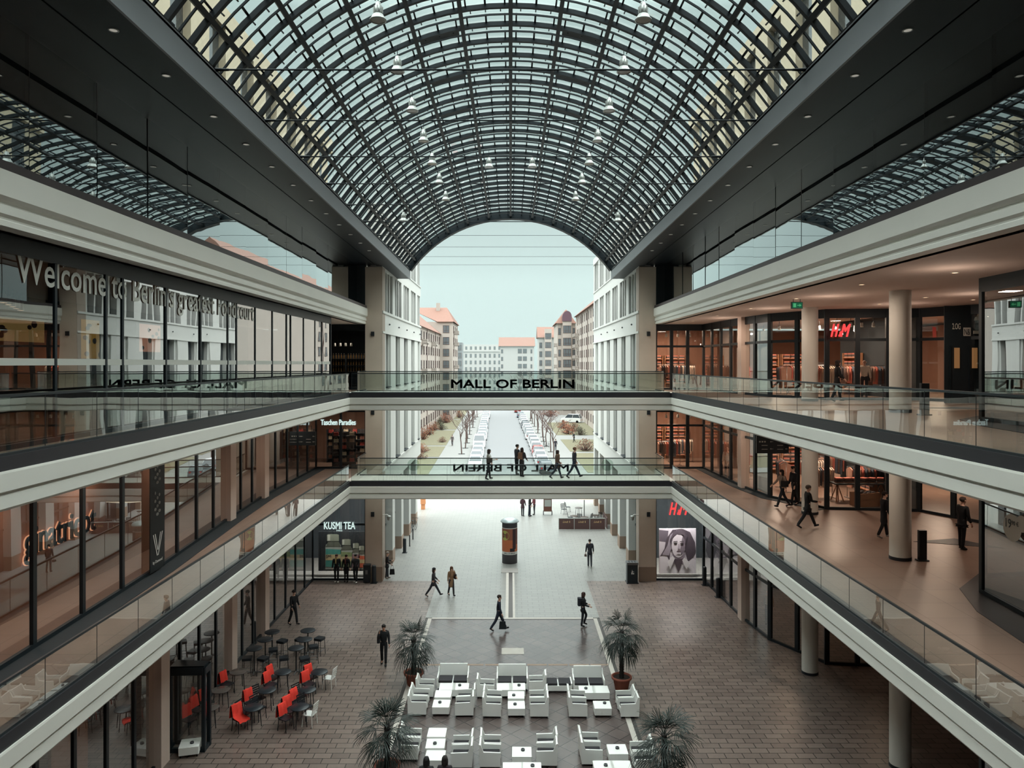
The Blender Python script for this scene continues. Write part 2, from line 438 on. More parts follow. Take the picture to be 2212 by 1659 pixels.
def person(label, pos, head, ht=1.75, legs=((25,5),(-20,20)), arms=((-18,15),(20,25)), top=(34,36,42), trousers=(36,40,50), shoes=(26,26,28),
           skin='light', hair=(44,32,26), coat=0.0, longhair=False, hat=None, lean=3, spread=8, headturn=0, bag=None, backpack=None, scarf=None, sit=False, fat=1.0, hairtop=True):
    R = math.radians; sc = ht/1.75
    hipz = 0.93; J = {}
    ln = R(lean)
    def up(d): return Vector((0, math.sin(ln)*d, math.cos(ln)*d))
    pel = Vector((0,0,hipz))
    J['pel'] = pel; J['waist'] = pel+up(0.16); J['chest'] = pel+up(0.36); J['nb'] = pel+up(0.50); J['neck'] = pel+up(0.56)
    J['jaw'] = pel+up(0.62)+Vector((0,0.02,0)); J['head'] = pel+up(0.70)+Vector((0,0.01,0)); J['crown'] = pel+up(0.785)
    low = 9
    for s, nm, (ha, kb) in ((-1,'l',legs[0]),(1,'r',legs[1])):
        h = pel+Vector((s*0.09,0,-0.04)); k = h+sag(R(ha))*0.43; a = k+sag(R(ha-kb))*0.41
        J['hip'+nm] = h; J['kne'+nm] = k; J['ank'+nm] = a
        fa = R(max(-35, min(25, ha-kb)))
        fwd = Vector((s*0.03, math.cos(fa), math.sin(fa)*0.8 if not sit else 0))
        J['foot'+nm] = a+Vector((0,0,-0.055))+fwd*0.07; J['toe'+nm] = a+Vector((0,0,-0.06))+fwd*0.18
        J['heel'+nm] = a+Vector((0,0,-0.055))-fwd*0.04
        low = min(low, a.z-0.09, J['toe'+nm].z-0.03)
    for s, nm, (sa, eb) in ((-1,'l',arms[0]),(1,'r',arms[1])):
        sh = pel+up(0.47)+Vector((s*0.185,0,0)); sp = R(spread)
        d = sag(R(sa)); d = Vector((s*math.sin(sp), d.y, d.z*math.cos(sp))).normalized()
        e = sh+d*0.28
        d2 = sag(R(sa+eb)); d2 = Vector((s*math.sin(sp)*(1-eb/60.0), d2.y, d2.z)).normalized()
        wv = e+d2*0.25; J['sh'+nm] = sh; J['elb'+nm] = e; J['wri'+nm] = wv; J['hd'+nm] = d2
    # ---- body
    V = []; E = []; Rd = []; ix = {}
    def nd(n, p, r, par=None):
        V.append(Vector(p)); Rd.append(r); ix[n] = len(V)-1
        if par is not None: E.append((ix[par], ix[n]))
    nd('pel',J['pel'],(0.135*fat,0.10*fat)); nd('waist',J['waist'],(0.125*fat,0.095*fat),'pel'); nd('chest',J['chest'],(0.15*fat,0.105*fat),'waist'); nd('nb',J['nb'],(0.085,0.07),'chest')
    nd('neck',J['neck'],0.052,'nb'); nd('jaw',J['jaw'],(0.062,0.075),'neck'); nd('head',J['head'],(0.082,0.098),'jaw'); nd('crown',J['crown'],(0.055,0.065),'head')
    for nm in 'lr':
        nd('hip'+nm,J['hip'+nm],0.085,'pel'); nd('kne'+nm,J['kne'+nm],0.056,'hip'+nm); nd('ank'+nm,J['ank'+nm],0.038,'kne'+nm); nd('foot'+nm,J['foot'+nm],(0.040,0.035),'ank'+nm); nd('toe'+nm,J['toe'+nm],(0.036,0.022),'foot'+nm)
        nd('sh'+nm,J['sh'+nm],0.06,'chest'); nd('elb'+nm,J['elb'+nm],0.042,'sh'+nm); nd('wri'+nm,J['wri'+nm],0.027,'elb'+nm)
        d = J['hd'+nm]; s = -1 if nm == 'l' else 1
        sd = Vector((0,1,0)) - d*d.y
        sd = sd.normalized() if sd.length > 0.05 else Vector((0,0,1))
        ins = Vector((-s,0,0))
        nd('palm'+nm, J['wri'+nm]+d*0.055, (0.018,0.034), 'wri'+nm)
        for q, (o, L) in enumerate(((0.028,0.068),(0.010,0.078),(-0.009,0.072),(-0.027,0.056))):
            b = J['wri'+nm]+d*0.095+sd*o
            nd(f'f{q}{nm}', b, 0.0095, 'palm'+nm); nd(f'g{q}{nm}', b+d*L*0.55+ins*0.012, 0.009, f'f{q}{nm}'); nd(f'h{q}{nm}', b+d*L*0.9+ins*0.034, 0.008, f'g{q}{nm}')
        b = J['wri'+nm]+d*0.04+sd*0.035
        nd('t0'+nm, b, 0.011, 'palm'+nm); nd('t1'+nm, b+d*0.035+sd*0.018+ins*0.012, 0.0095, 't0'+nm)
    me = skin_mesh('person', V, E, Rd, [SKIN[skin], EYE_M, LIPS], 1)
    H = J['head']; f = MB(); T = R(headturn)
    i0 = 0
    f.ball((0,0.098,-0.012), 0.014, 0.022, 0.022, 8, 5)                    # nose
    for s in (-1,1): f.ball((s*0.088,0.0,-0.008), 0.012, 0.022, 0.032, 8, 5)   # ears
    f.ball((0,0.055,-0.075), 0.045, 0.045, 0.035, 10, 6)                   # chin
    f.cur = 1
    for s in (-1,1): f.ball((s*0.031,0.089,0.016), 0.013, 0.008, 0.008, 8, 5); f.box(s*0.031-0.017,s*0.031+0.017,0.086,0.096,0.032,0.038)
    f.cur = 2; f.ball((0,0.092,-0.048), 0.022, 0.008, 0.007, 8, 5)
    f.xform(Matrix.Translation(H) @ Matrix.Rotation(-T,4,'Z'))
    me = merge(me, f, 'person', [SKIN[skin], EYE_M, LIPS])
    X = Matrix.Rotation(-R(head),4,'Z') @ Matrix.Scale(sc,4) @ Matrix.Translation((0,0,-low))
    me.transform(X)
    root = obj('person', me, None, pos); tag(root, label, 'person')
    def child(name, m, lab=None):
        m.transform(X); o = obj(name, m, root)
        if lab: o['label'] = lab
        return o
    # ---- clothes
    tv = ['pel','waist','chest','nb','shl','elbl','wril','shr','elbr','wrir']
    tr = [(0.155*fat,0.125*fat),(0.15*fat,0.12*fat),(0.172*fat,0.128*fat),(0.095,0.085),0.078,0.060,0.044,0.078,0.060,0.044]
    te = [(0,1),(1,2),(2,3),(2,4),(4,5),(5,6),(2,7),(7,8),(8,9)]
    pts = [Vector(J[n]) for n in tv]; pts[0] = pts[0]+Vector((0,0,-0.07))
    if coat > 0:
        drop = 0.12+0.42*coat
        mid = (J['knel'].y+J['kner'].y)/2
        pts += [pel+Vector((0,mid*0.3*coat,-drop*0.5)), pel+Vector((0,mid*0.6*coat,-drop))]
        tr += [(0.168*fat,0.135*fat),(0.185*fat,0.15*fat)]; te += [(0,10),(10,11)]
    child('jacket' if coat < 0.5 else 'coat', skin_mesh('jacket', pts, te, tr, [cloth(top)]))
    J['belt'] = pel+up(0.13); J['hemL'] = J['ankl']+(J['ankl']-J['knel'])*0.10; J['hemR'] = J['ankr']+(J['ankr']-J['kner'])*0.10
    pv = ['pel','hipl','knel','hemL','hipr','kner','hemR','belt']
    pr_ = [(0.148*fat,0.116*fat),0.098,0.072,0.060,0.098,0.072,0.060,(0.138*fat,0.108*fat)]
    child('trousers', skin_mesh('trousers', [J[n] for n in pv], [(0,1),(1,2),(2,3),(0,4),(4,5),(5,6),(0,7)], pr_, [cloth(trousers)]))
    for nm in 'lr':
        child('shoe', skin_mesh('shoe', [J['ank'+nm]+Vector((0,0,-0.02)), J['heel'+nm], J['foot'+nm], J['toe'+nm]], [(0,1),(0,2),(1,2),(2,3)], [0.056,(0.050,0.048),(0.058,0.052),(0.054,0.036)], [cloth(shoes)]))
    h = MB()
    if hat:
        h.ball((0,-0.008,0.045), 0.100, 0.115, 0.085, 14, 8); child('hat', h.xform(Matrix.Translation(H)).mesh('hat', cloth(hat)))
        h = MB()
    if hairtop:
        h.ball((0,-0.022,0.030), 0.096, 0.108, 0.092, 14, 8); h.ball((0,0.030,0.078), 0.070, 0.062, 0.030, 12, 6)
    if longhair:
        h.ball((0,-0.065,-0.06), 0.095, 0.062, 0.15, 12, 8)
        for s in (-1,1): h.ball((s*0.075,-0.01,-0.07), 0.032, 0.055, 0.13, 10, 7)
    if hair and (hairtop or longhair):
        child('hair', h.xform(Matrix.Translation(H) @ Matrix.Rotation(-T,4,'Z')).mesh('hair', cloth(hair)))
    if scarf:
        s = MB(); s.lathe([(0.075,-0.05),(0.105,-0.035),(0.105,0.02),(0.075,0.04)], n=14); s.box(0.0,0.07,0.10,0.135,-0.32,0.0)
        child('scarf', s.xform(Matrix.Translation(J['neck'])).mesh('scarf', cloth(scarf)))
    if backpack:
        s = MB(); s.cbox((0,-0.20,0.0),0.28,0.16,0.40,0,0.05)
        for q in (-1,1): s.tube([(q*0.10,-0.14,0.36),(q*0.11,0.02,0.44),(q*0.12,0.13,0.30),(q*0.12,0.10,0.08),(q*0.10,-0.12,0.04)], 0.018, 6)
        o_ = obj('backpack', s.xform(X @ Matrix.Translation(J['waist']+Vector((0,0,-0.04)))).mesh('backpack', cloth(backpack)), None, pos)
        tag(o_, 'backpack worn by the ' + label, 'backpack')
    if bag:
        col, side, kind = bag
        s = MB(); wv = J['wri'+side]+J['hd'+side]*0.11
        if kind == 'hand':
            s.add(*boxgeo(0.10,0.34,0.36,-0.62)); 
            for q in (-1,1): s.tube([(q*0.03,-0.09,-0.27),(q*0.02,-0.05,-0.05),(0,0,0.0),(q*0.02,0.05,-0.05),(q*0.03,0.09,-0.27)], 0.009, 6)
            base = wv
        elif kind == 'small':
            s.add(*boxgeo(0.16,0.24,0.13,-0.17)); s.tube([(0,-0.09,-0.05),(0,0,0.0),(0,0.09,-0.05)], 0.008, 6); base = wv
        else:      # shoulder bag at the hip
            q = -1 if side == 'l' else 1
            s.cbox((q*0.22,0.0,-0.10),0.13,0.36,0.28,0,0.05)
            s.tube([(q*0.2,-0.14,0.15),(q*0.19,-0.06,0.36),(q*0.16,0.0,0.42),(q*0.19,0.06,0.36),(q*0.2,0.14,0.15)], 0.014, 6); base = J['waist']+Vector((0,0,-0.02))
        o_ = obj('bag', s.xform(X @ Matrix.Translation(base)).mesh('bag', cloth(col)), None, pos)
        tag(o_, 'bag carried by the ' + label, 'bag')
    return root, J, X
def boxgeo(sx, sy, sz, z):
    v = [(-sx/2,-sy/2,z),(sx/2,-sy/2,z),(sx/2,sy/2,z),(-sx/2,sy/2,z),(-sx/2*.8,-sy/2*.85,z+sz),(sx/2*.8,-sy/2*.85,z+sz),(sx/2*.8,sy/2*.85,z+sz),(-sx/2*.8,sy/2*.85,z+sz)]
    return v, [(0,3,2,1),(4,5,6,7),(0,1,5,4),(1,2,6,5),(2,3,7,6),(3,0,4,7)]
DK = (32,36,44); NAVY = (34,40,56); BLK = (24,26,30)
WALK = ((28,4),(-22,22)); STAND = ((3,3),(-3,3)); STEP = ((14,6),(-10,14))
# plaza
person('man in dark suit walking right with a black tote bag', on(1077,1363), 90, 1.82, ((26,2),(-20,14)), ((-8,6),(10,10)), NAVY, NAVY, BLK, bag=((26,32,36),'r','hand'), hair=(40,30,26))
person('person in dark coat stepping right past the far right palm', on(1259,1353), 84, 1.72, ((30,48),(-4,4)), ((12,55),(10,60)), BLK, DK, BLK, coat=0.35, backpack=(30,32,40), hair=(60,40,34), longhair=True)
person('man walking away down the passage with a briefcase', on(1274,1224), 2, 1.78, ((4,3),(-5,8)), ((2,8),(6,14)), (52,54,62), (74,76,86), BLK, coat=0.1, bag=((92,74,70),'l','small'), hair=(40,34,32))
person('person in dark parka and beanie striding across the passage', on(936,1289), 92, 1.70, ((30,2),(-26,10)), ((6,40),(6,40)), (52,50,54), (40,42,50), BLK, coat=0.45, hat=(40,38,42), hairtop=False, longhair=True, hair=(60,42,36))
person('woman in tan coat with a dark shoulder bag in the passage', on(975,1287), 150, 1.68, ((12,4),(-12,10)), ((8,70),(0,10)), (138,106,78), (42,38,42), BLK, coat=0.9, longhair=True, hair=(96,62,42), bag=((44,32,34),'l','shoulder'), scarf=(176,140,112))
person('man in black suit walking towards the lounge holding his neck', on(829,1437), 174, 1.80, ((10,4),(-8,14)), ((6,20),(35,140)), BLK, BLK, BLK, skin='mid', hair=(30,26,26), bag=((24,26,32),'r','shoulder'))
person('person in grey cap leaning on the left stone pier', on(836,1250)+Vector((0,0.0,0)), 80, 1.66, ((6,4),(-4,2)), ((10,70),(6,45)), (44,42,46), (52,56,64), (120,112,104), coat=0.5, hat=(150,140,132), hairtop=False, longhair=False, hair=None, bag=(BLK,'r','hand'))
person('person with cream scarf standing before the tea shop window', on(727,1258), 172, 1.72, STAND, ((2,8),(2,8)), BLK, BLK, (220,216,208), scarf=(196,176,120), hair=(70,50,40))
person('woman in long black coat standing at the tea shop window', on(748,1257), 178, 1.66, STAND, ((5,15),(4,12)), BLK, BLK, BLK, coat=0.9, hair=(50,30,28), scarf=(120,70,66))
person('man in checked jacket beside the black litter bin', on(768,1259), 184, 1.74, ((8,2),(-6,6)), ((4,14),(8,20)), (54,56,60), BLK, (210,208,204), hair=(30,28,28))
person('woman in maroon jacket, left of three talking in the passage', on(1129,1115), 20, 1.70, STAND, ((8,50),(4,30)), (70,44,52), DK, BLK, coat=0.35, longhair=True, hair=(60,40,34))
person('man in black jacket, middle of three talking in the passage', on(1144,1115.5), 100, 1.82, STAND, ((4,10),(4,14)), BLK, NAVY, BLK, hair=(40,32,30))
person('woman in dark red jacket, right of three talking in the passage', on(1154,1112), 250, 1.68, STAND, ((4,20),(4,40)), (104,50,56), DK, BLK, longhair=True, hair=(70,46,36))
person('shopkeeper in black at the dark plaza-level left shop door', on(634,1350), 120, 1.78, STEP, ((4,20),(4,20)), BLK, BLK, BLK, hair=(30,26,26))
# first-level footbridge
zb = Z1
person('woman in white jacket and black skirt on the lower footbridge', on(1055,1036,zb), 75, 1.68, ((10,4),(-8,8)), ((6,30),(20,70)), (206,204,196), (36,38,44), BLK, longhair=True, hair=(48,34,30), bag=((60,54,50),'r','shoulder'))
person('person with brown backpack facing the street on the lower footbridge', on(1127,1030,zb), 30, 1.66, STAND, ((10,40),(10,40)), (44,42,46), (48,44,46), BLK, backpack=(120,86,66), longhair=True, hair=(54,36,30))
person('man half hidden behind the backpack wearer on the footbridge', on(1120,1028,zb)+Vector((-0.1,0.45,0)), 60, 1.76, STAND, ((10,50),(10,50)), (52,54,62), DK, BLK, hair=(34,28,28))
person('woman in olive hooded parka on the lower footbridge', on(1203,1034,zb), 75, 1.66, ((24,6),(-24,20)), ((8,45),(0,30)), (98,78,66), (52,56,68), BLK, coat=0.4, longhair=True, hair=(50,34,30), scarf=(168,140,116))
person('bearded man in dark jacket on the lower footbridge', on(1240,1033,zb), 80, 1.80, ((27,3),(-24,14)), ((10,20),(-6,20)), (50,48,56), (44,50,66), BLK, hair=(120,84,66), hairtop=True, headturn=-20)
# first-level right gallery
person('person in black coat walking along the first-level railing', on(1744,1141,zb), 92, 1.72, ((26,4),(-24,10)), ((10,60),(14,70)), BLK, BLK, BLK, coat=0.3, hat=(92,84,78), hair=(92,80,72))
person('woman in pale jumper walking by the first-level shop windows', on(1690,1096,zb), 262, 1.72, ((22,4),(-20,14)), ((-14,14),(30,20)), (150,134,122), DK, BLK, longhair=True, hair=(40,30,28), bag=(BLK,'l','shoulder'))
person('man in black beside the first-level shop windows', on(1715,1093,zb), 262, 1.80, STEP, ((4,10),(4,14)), BLK, BLK, BLK, hair=(40,34,30))
person('person in long black coat behind the nearer first-level column', on(1917,1178,zb)+Vector((0.42,1.1,0)), 95, 1.72, STEP, ((4,10),(4,14)), BLK, BLK, (150,146,142), coat=0.9, hair=(40,30,28))
person('dark silhouetted man standing on the pointed floor inlay', on(2078,1187,zb), 80, 1.82, STAND, ((4,12),(4,16)), BLK, BLK, BLK, hair=(60,48,42), coat=0.3)
person('dark figure in front of the glowing upper entrance', on(1808,868,Z2), 100, 1.74, STEP, ((10,40),(10,30)), BLK, BLK, BLK, coat=0.6, hair=(40,30,28), longhair=True)
# street
person('person in grey coat walking on the left street pavement', on(977,963), 185, 1.78, STEP, ((4,10),(4,10)), (98,90,90), (70,66,70), BLK, coat=0.5, hair=(50,42,40))
person('person in dark coat on the right street pavement', on(1200,973), 180, 1.76, STAND, ((4,10),(4,10)), (54,52,60), (60,60,70), BLK, coat=0.6, hair=(60,46,40))
person('person in black beside the bushes on the right of the street', on(1240,956), 250, 1.76, STEP, ((10,30),(10,30)), BLK, BLK, BLK, hair=(150,120,100), coat=0.3)
person('dark haired visitor seated nearest the camera, left of a pair', (-2.62,23.0,0), 0, 1.72, ((85,85),(85,85)), ((20,60),(20,60)), BLK, DK, BLK, hair=(26,24,26), longhair=True, sit=True)
person('dark haired visitor seated nearest the camera, right of a pair', (-2.05,23.05,0), 0, 1.72, ((85,85),(85,85)), ((20,60),(20,60)), (40,34,40), DK, BLK, hair=(34,26,26), longhair=True, sit=True)
# ================================================================ THE BUILDING
# ---- ground
mb = MB(); mb.box(-27,-4.55,-7.5,46.3,-0.2,0); mb.box(4.75,28,-7.5,46.3,-0.2,0); 
struct('floor', mb, M['pave'], 'brown stone paving of the covered plaza', 'floor')
mb = MB(); mb.box(-4.2,4.4,-7.5,39.3,-0.2,0)
struct('floor', mb, M['diamond'], 'diagonal square paving in the middle of the plaza', 'floor')
mb = MB(); mb.box(-30,30,46.3,78,-0.2,0); mb.box(-4.55,4.75,39.62,46.3,-0.2,0)  # passage and middle lane: light from the open end painted into the paving
struct('floor', mb, M['daylitpave'], 'paving of the open passage and middle lane, daylight painted in', 'floor')
mb = MB(); mb.box(-4.4,-4.2,-7.5,39.5,-0.2,0.006); mb.box(4.4,4.6,-7.5,39.5,-0.2,0.006); mb.box(-4.2,4.4,39.42,39.62,-0.2,0.006)
mb.box(-0.28,-0.12,39.62,48.6,0,0.005); mb.box(0.12,0.24,39.62,48.6,0,0.005)
struct('trim_1', mb, M['curb'], 'pale stone drainage strips framing the diagonal paving', 'trim')
mb = MB(); mb.box(-4.55,-4.4,-7.5,39.5,-0.2,0.004); mb.box(4.6,4.75,-7.5,39.5,-0.2,0.004); mb.box(-4.2,4.4,39.3,39.42,-0.2,0.004); mb.box(-0.12,0.12,39.62,48.6,0,0.003)
for i in range(8):
    pass
struct('trim_2', mb, M['grate'], 'dark slotted drain channels beside the pale strips', 'trim')
mb = MB()
for i in range(9): mb.box(-4.0+i*0.95,-3.12+i*0.95,33.35,33.5,0,0.004)
struct('trim_3', mb, M['brown_stone'], 'row of dark kerb tiles across the diagonal paving', 'trim')
single('manhole_cover', MB().cbox((0.1,35.0,0),1.05,0.75,0.012,0,0.05), M['curb'], 'pale square cover plate set in the diagonal paving', 'floor cover')

# ---- gallery floors and their ceilings
def gallery(z, nm):
    for sx, side in ((-1,'left'),(1,'right')):
        mb = MB(); x = sorted((sx*(HX+0.28), sx*27.0))
        mb.box(x[0],x[1],-7.5,53,z-0.15,z)
        struct('floor', mb, M['galfloor'], f'warm stone floor of the {nm} {side} gallery', 'floor')
        mb = MB(); mb.box(x[0],x[1],-7.5,53,z-1.0,z-0.9)
        struct('ceiling', mb, M['ceil'], f'plaster ceiling under the {nm} {side} gallery', 'ceiling')
    mb = MB(); mb.box(-HX-0.28,HX+0.28,YB0+0.28,YB1,z-0.15,z-0.002)
    struct('floor', mb, M['cream'], f'stone deck of the {nm} footbridge', 'floor')
    mb = MB(); mb.box(-HX-0.28,HX+0.28,YB0+0.28,YB1,z-0.98,z-0.15)
    struct('ceiling', mb, M['cream'], f'plain underside of the {nm} footbridge', 'ceiling')
    U = [(-HX,-7.5),(-HX,YB0),(HX,YB0),(HX,-7.5)]
    mb = MB(); mb.sweep(U, [(-0.30,z),(0,z),(0,z-0.26),(-0.30,z-0.26)], -1)
    struct('trim', mb, M['band'], f'dark edge band of the {nm} floor', 'trim')
    mb = MB(); mb.sweep(U, [(-0.3,z-.26),(.03,z-.26),(.04,z-.30),(.03,z-.62),(-.03,z-.64),(-.06,z-.655),(-.06,z-.685),(-.01,z-.70),(-.01,z-.93),(-.05,z-.98),(-0.3,z-.98)], -1)
    struct('trim', mb, M['cream'], f'stepped cream cornice along the edge of the {nm} floor', 'trim')
    for sx, side in ((-1,'left'),(1,'right')):   # gallery edge behind the bridge, back to the stone pier
        mb = MB(); x = sorted((sx*HX, sx*(HX+0.28))); mb.box(x[0],x[1],YB1,46.2,z-1.0,z)
        struct('trim', mb, M['cream'], f'short {side} slab edge behind the {nm} footbridge', 'trim')
gallery(Z1, 'first-level'); gallery(Z2, 'upper-level')
for sx, side in ((-1,'left'),(1,'right')):
    mb = MB(); mb.sweep([(sx*HX,-7.5),(sx*HX,46.2)], [(-.6,17.02),(.05,17.02),(.05,16.56),(.0,16.50),(-.06,16.47),(-.06,16.43),(-.02,16.41),(-.02,16.26),(-.08,16.21),(-.08,16.17),(-.05,16.15),(-.05,16.05),(-.6,16.05)], sx)
    struct('trim', mb, M['cream'], f'heavy stepped {side} cornice under the clerestory glass', 'trim')
    x = sorted((sx*(HX+0.0), sx*9.8)); mb = MB(); mb.box(x[0],x[1],-7.5,46.2,17.02,17.2)
    struct('trim', mb, M['flash'], f'brown metal coping on top of the {side} cornice', 'trim')
    x = sorted((sx*(HX+0.4), sx*27)); mb = MB(); mb.box(x[0],x[1],-7.5,53,16.05,16.2)
    struct('ceiling', mb, M['ceil'], f'plaster ceiling of the upper {side} gallery', 'ceiling')

# ---- balustrades
def balustrade(label, path, z, h, pitch=1.77, both=False):
    r = thing('glass_balustrade', label, 'railing', (path[0][0], path[0][1], z))
    O = Vector((path[0][0], path[0][1], z))
    hr = MB(); bc = MB()
    for i in range(len(path)-1):
        a = Vector(path[i]); b = Vector(path[i+1]); L = (b-a).length; d = (b-a)/L; nrm = Vector((-d.y,d.x))
        n = max(1, round(L/pitch)); s = L/n
        for k in range(n):
            p = a+d*(k*s+0.008); q = a+d*((k+1)*s-0.008)
            g = MB()
            pts = [(p.x-O.x,p.y-O.y,0.0),(q.x-O.x,q.y-O.y,0.0),(q.x-O.x,q.y-O.y,h-0.03),(p.x-O.x,p.y-O.y,h-0.03)]
            g.add(pts, [(0,1,2,3)])
            g.cur = 1; g.cbox((p.x-O.x,p.y-O.y,0.04),0.010,0.010,h-0.07)
            part('glass_panel', g, [M['railglass'],M['rail']], r)
        for bld, z0, z1, w in ((hr,h-0.035,h+0.015,0.05),(bc,0.0,0.05,0.06)):
            P = [a-nrm*w/2, b-nrm*w/2, b+nrm*w/2, a+nrm*w/2]
            bld.prism([(p.x-O.x,p.y-O.y) for p in P], z0, z1)
    part('handrail', hr, M['rail'], r); part('base_channel', bc, M['rail'], r)
    return r
e = HX-0.07
bal = {}
for z, h, nm in ((Z1,0.92,'first-level'),(Z2,1.08,'upper-level')):
    for sx, side in ((-1,'left'),(1,'right')):
        bal[nm,side] = balustrade(f'long glass balustrade along the {side} {nm} gallery edge', [(sx*(e+0.14),-7.2),(sx*(e+0.14),YB0+0.05)], z, h)
    bal[nm,'near'] = balustrade(f'glass balustrade on the near side of the {nm} footbridge', [(-e,YB0+0.08),(e,YB0+0.08)], z, h+0.02)
    bal[nm,'far'] = balustrade(f'glass balustrade on the street side of the {nm} footbridge', [(-e,YB1-0.1),(e,YB1-0.1)], z, h+0.1)
    for sx, side in ((-1,'left'),(1,'right')):
        balustrade(f'short glass balustrade between {nm} footbridge and {side} stone pier', [(sx*(e+0.14),YB1-0.1),(sx*(e+0.14),46.2)], z, h+0.1)
for px in (893,1312):
    g = MB(); c = Vector((gx(px,YB1-0.16), YB1-0.13, 7.62)); g.lathe([(0.001,0),(0.36,0)], n=24, cap=False)
    g.xform(Matrix.Translation(c) @ Matrix.Rotation(PI/2,4,'X'))
    g.xform(Matrix.Translation(-Vector(bal['first-level','far'].location)))
    part('round_sticker', g, glass('translucent green disc',(0.66,0.74,0.69),1.6), bal['first-level','far'], 'pale green round glass marker')
TXT = 'MALL OF BERLIN'
lettering('sign_lettering', TXT, M['letterdark'], (gx(975,YB0+0.05), YB0+0.045, EYE-(838-HY)*YB0/F), 0, None,
    'large dark capitals across the near glass of the upper footbridge', 'lettering', width=265*YB0/F, height=0.46, depth=0.02, fat=0.022)
lettering('sign_lettering', TXT, M['letterdark'], (gx(1228,YB1-0.04), YB1-0.05, EYE-(1018-HY)*YB1/F), PI, None,
    'dark capitals read from behind on the street glass of the lower footbridge', 'lettering', width=248*YB1/F, height=0.42, depth=0.02, fat=0.02)

# ---- columns
def column(label, x, y, z0, z1, r=0.34):
    t = thing('round_column', label, 'column', (x,y,z0))
    part('shaft', MB().lathe([(r,0.0),(r,z1-z0)], n=32), M['cream'], t)
    part('base_ring', MB().lathe([(r+0.012,0),(r+0.012,0.11)], n=32), M['blackpl'], t)
for (y, nm) in ((32.55,'farther'),(25.0,'nearer')):
    for z0, z1, lv in ((0,6.0,'on the plaza floor'),(Z1,10.95,'on the first-level gallery'),(Z2,16.05,'on the upper gallery')):
        column(f'{nm} round plaster column {lv} at right', 13.15, y, z0, z1)
column('round plaster column hidden beyond the right frame edge', 13.15, 17.5, 0, 6.0)

# ---- roof: tilted a little down towards the street
def zr(c, Y): return EYE + c - 0.0125*Y
RC, RR, PHM = 2.27, 8.74, math.radians(55)
def vp(phi, Y, r): return (r*math.sin(phi), Y, zr(RC + r*math.cos(phi), Y))
roof = structroot('ceiling', 'barrel-vaulted glass and steel roof over the plaza', 'glass roof')
YR = [-5.25+1.15*i for i in range(51)]   # 7.4 .. 52.25
SEG = 26
def arc(mb, Y, r0, r1, w, a0=-PHM, a1=PHM, seg=SEG):
    v = []; f = []
    for i in range(seg+1):
        p = a0+(a1-a0)*i/seg
        v += [vp(p,Y-w/2,r0), vp(p,Y+w/2,r0), vp(p,Y+w/2,r1), vp(p,Y-w/2,r1)]
    for i in range(seg):
        a = i*4
        for k in range(4): f.append((a+k, a+(k+1)%4, a+4+(k+1)%4, a+4+k))
    f += [(0,1,2,3), tuple(seg*4+k for k in (3,2,1,0))]
    mb.add(v, f)
def bar(mb, phi, Y0, Y1, r0, r1, w):
    h = w/2/r0
    v = [vp(phi-h,Y0,r0),vp(phi+h,Y0,r0),vp(phi+h,Y0,r1),vp(phi-h,Y0,r1),vp(phi-h,Y1,r0),vp(phi+h,Y1,r0),vp(phi+h,Y1,r1),vp(phi-h,Y1,r1)]
    mb.add(v, [(0,1,2,3),(7,6,5,4),(0,4,5,1),(1,5,6,2),(2,6,7,3),(3,7,4,0)])
PUR = [math.radians(10*k) for k in range(-5,6)] + [PHM,-PHM]
for i, Y in enumerate(YR):
    mb = MB()
    if i == len(YR)-1: arc(mb, Y+0.25, RR-0.15, RR+0.35, 0.55)
    else: arc(mb, Y, RR, RR+0.13, 0.12)
    part('arch_rib', mb, M['steel'], roof)
    if i == len(YR)-1: break
    mb = MB(); yt = Y+0.66; arc(mb, yt, RR+0.11, RR+0.16, 0.045)
    for k in range(-6, 6):
        c0 = math.radians(10*k) if k > -6 else -PHM
        c1 = math.radians(10*(k+1)) if k < 5 else PHM
        pm = (c0+c1)/2
        if k in (-6,5): continue
        bar(mb, pm, yt, Y+1.15, RR+0.11, RR+0.16, 0.06)
        for c, s in ((c0,1),(c1,-1)):
            bar(mb, c+s*0.020, yt, Y+1.15, RR+0.11, RR+0.16, 0.05)
        for q in (0.2,0.5,0.8):      # glass clips
            pq = c0+(c1-c0)*q
            bar(mb, pq, Y+0.34, Y+0.42, RR+0.10, RR+0.18, 0.035)
    part('glazing_transom', mb, M['steel'], roof)
for p in PUR:
    mb = MB(); bar(mb, p, YR[0], YR[-1], RR-0.02, RR+0.15, 0.125)
    part('purlin', mb, M['steel'], roof)
mb = MB()
for i in range(len(YR)-1):
    for k in range(24):
        a = -PHM+2*PHM*k/24; b = -PHM+2*PHM*(k+1)/24
        mb.add([vp(a,YR[i],RR+0.19),vp(b,YR[i],RR+0.19),vp(b,YR[i+1],RR+0.19),vp(a,YR[i+1],RR+0.19)], [(0,1,2,3)])
part('roof_glazing', mb, M['vaultglass'], roof)
for i in range(19, 47, 3):           # closed smoke vents near the crown
    for s in (-1, 1):
        mb = MB(); Y = YR[i]
        a0, a1 = sorted((s*math.radians(10.8), s*math.radians(19.2)))
        arc(mb, Y+0.38, RR+0.12, RR+0.17, 0.42, a0, a1, 3)
        part('smoke_vent', mb, M['steel'], roof)
for k in range(11):
    Y = 14.3+3.6*k; x = 7.16
    mb = MB(); mb.tube([(-x,Y,zr(7.32,Y)),(x,Y,zr(7.32,Y))], 0.022 if k < 7 else 0.009, 6)
    for s in (-1,1): mb.tube([(s*x,Y,zr(7.32,Y)),(s*(x-0.35),Y,zr(7.32,Y))], [0.05,0.03], 8)
    part('tie_rod', mb, M['steel'], roof)

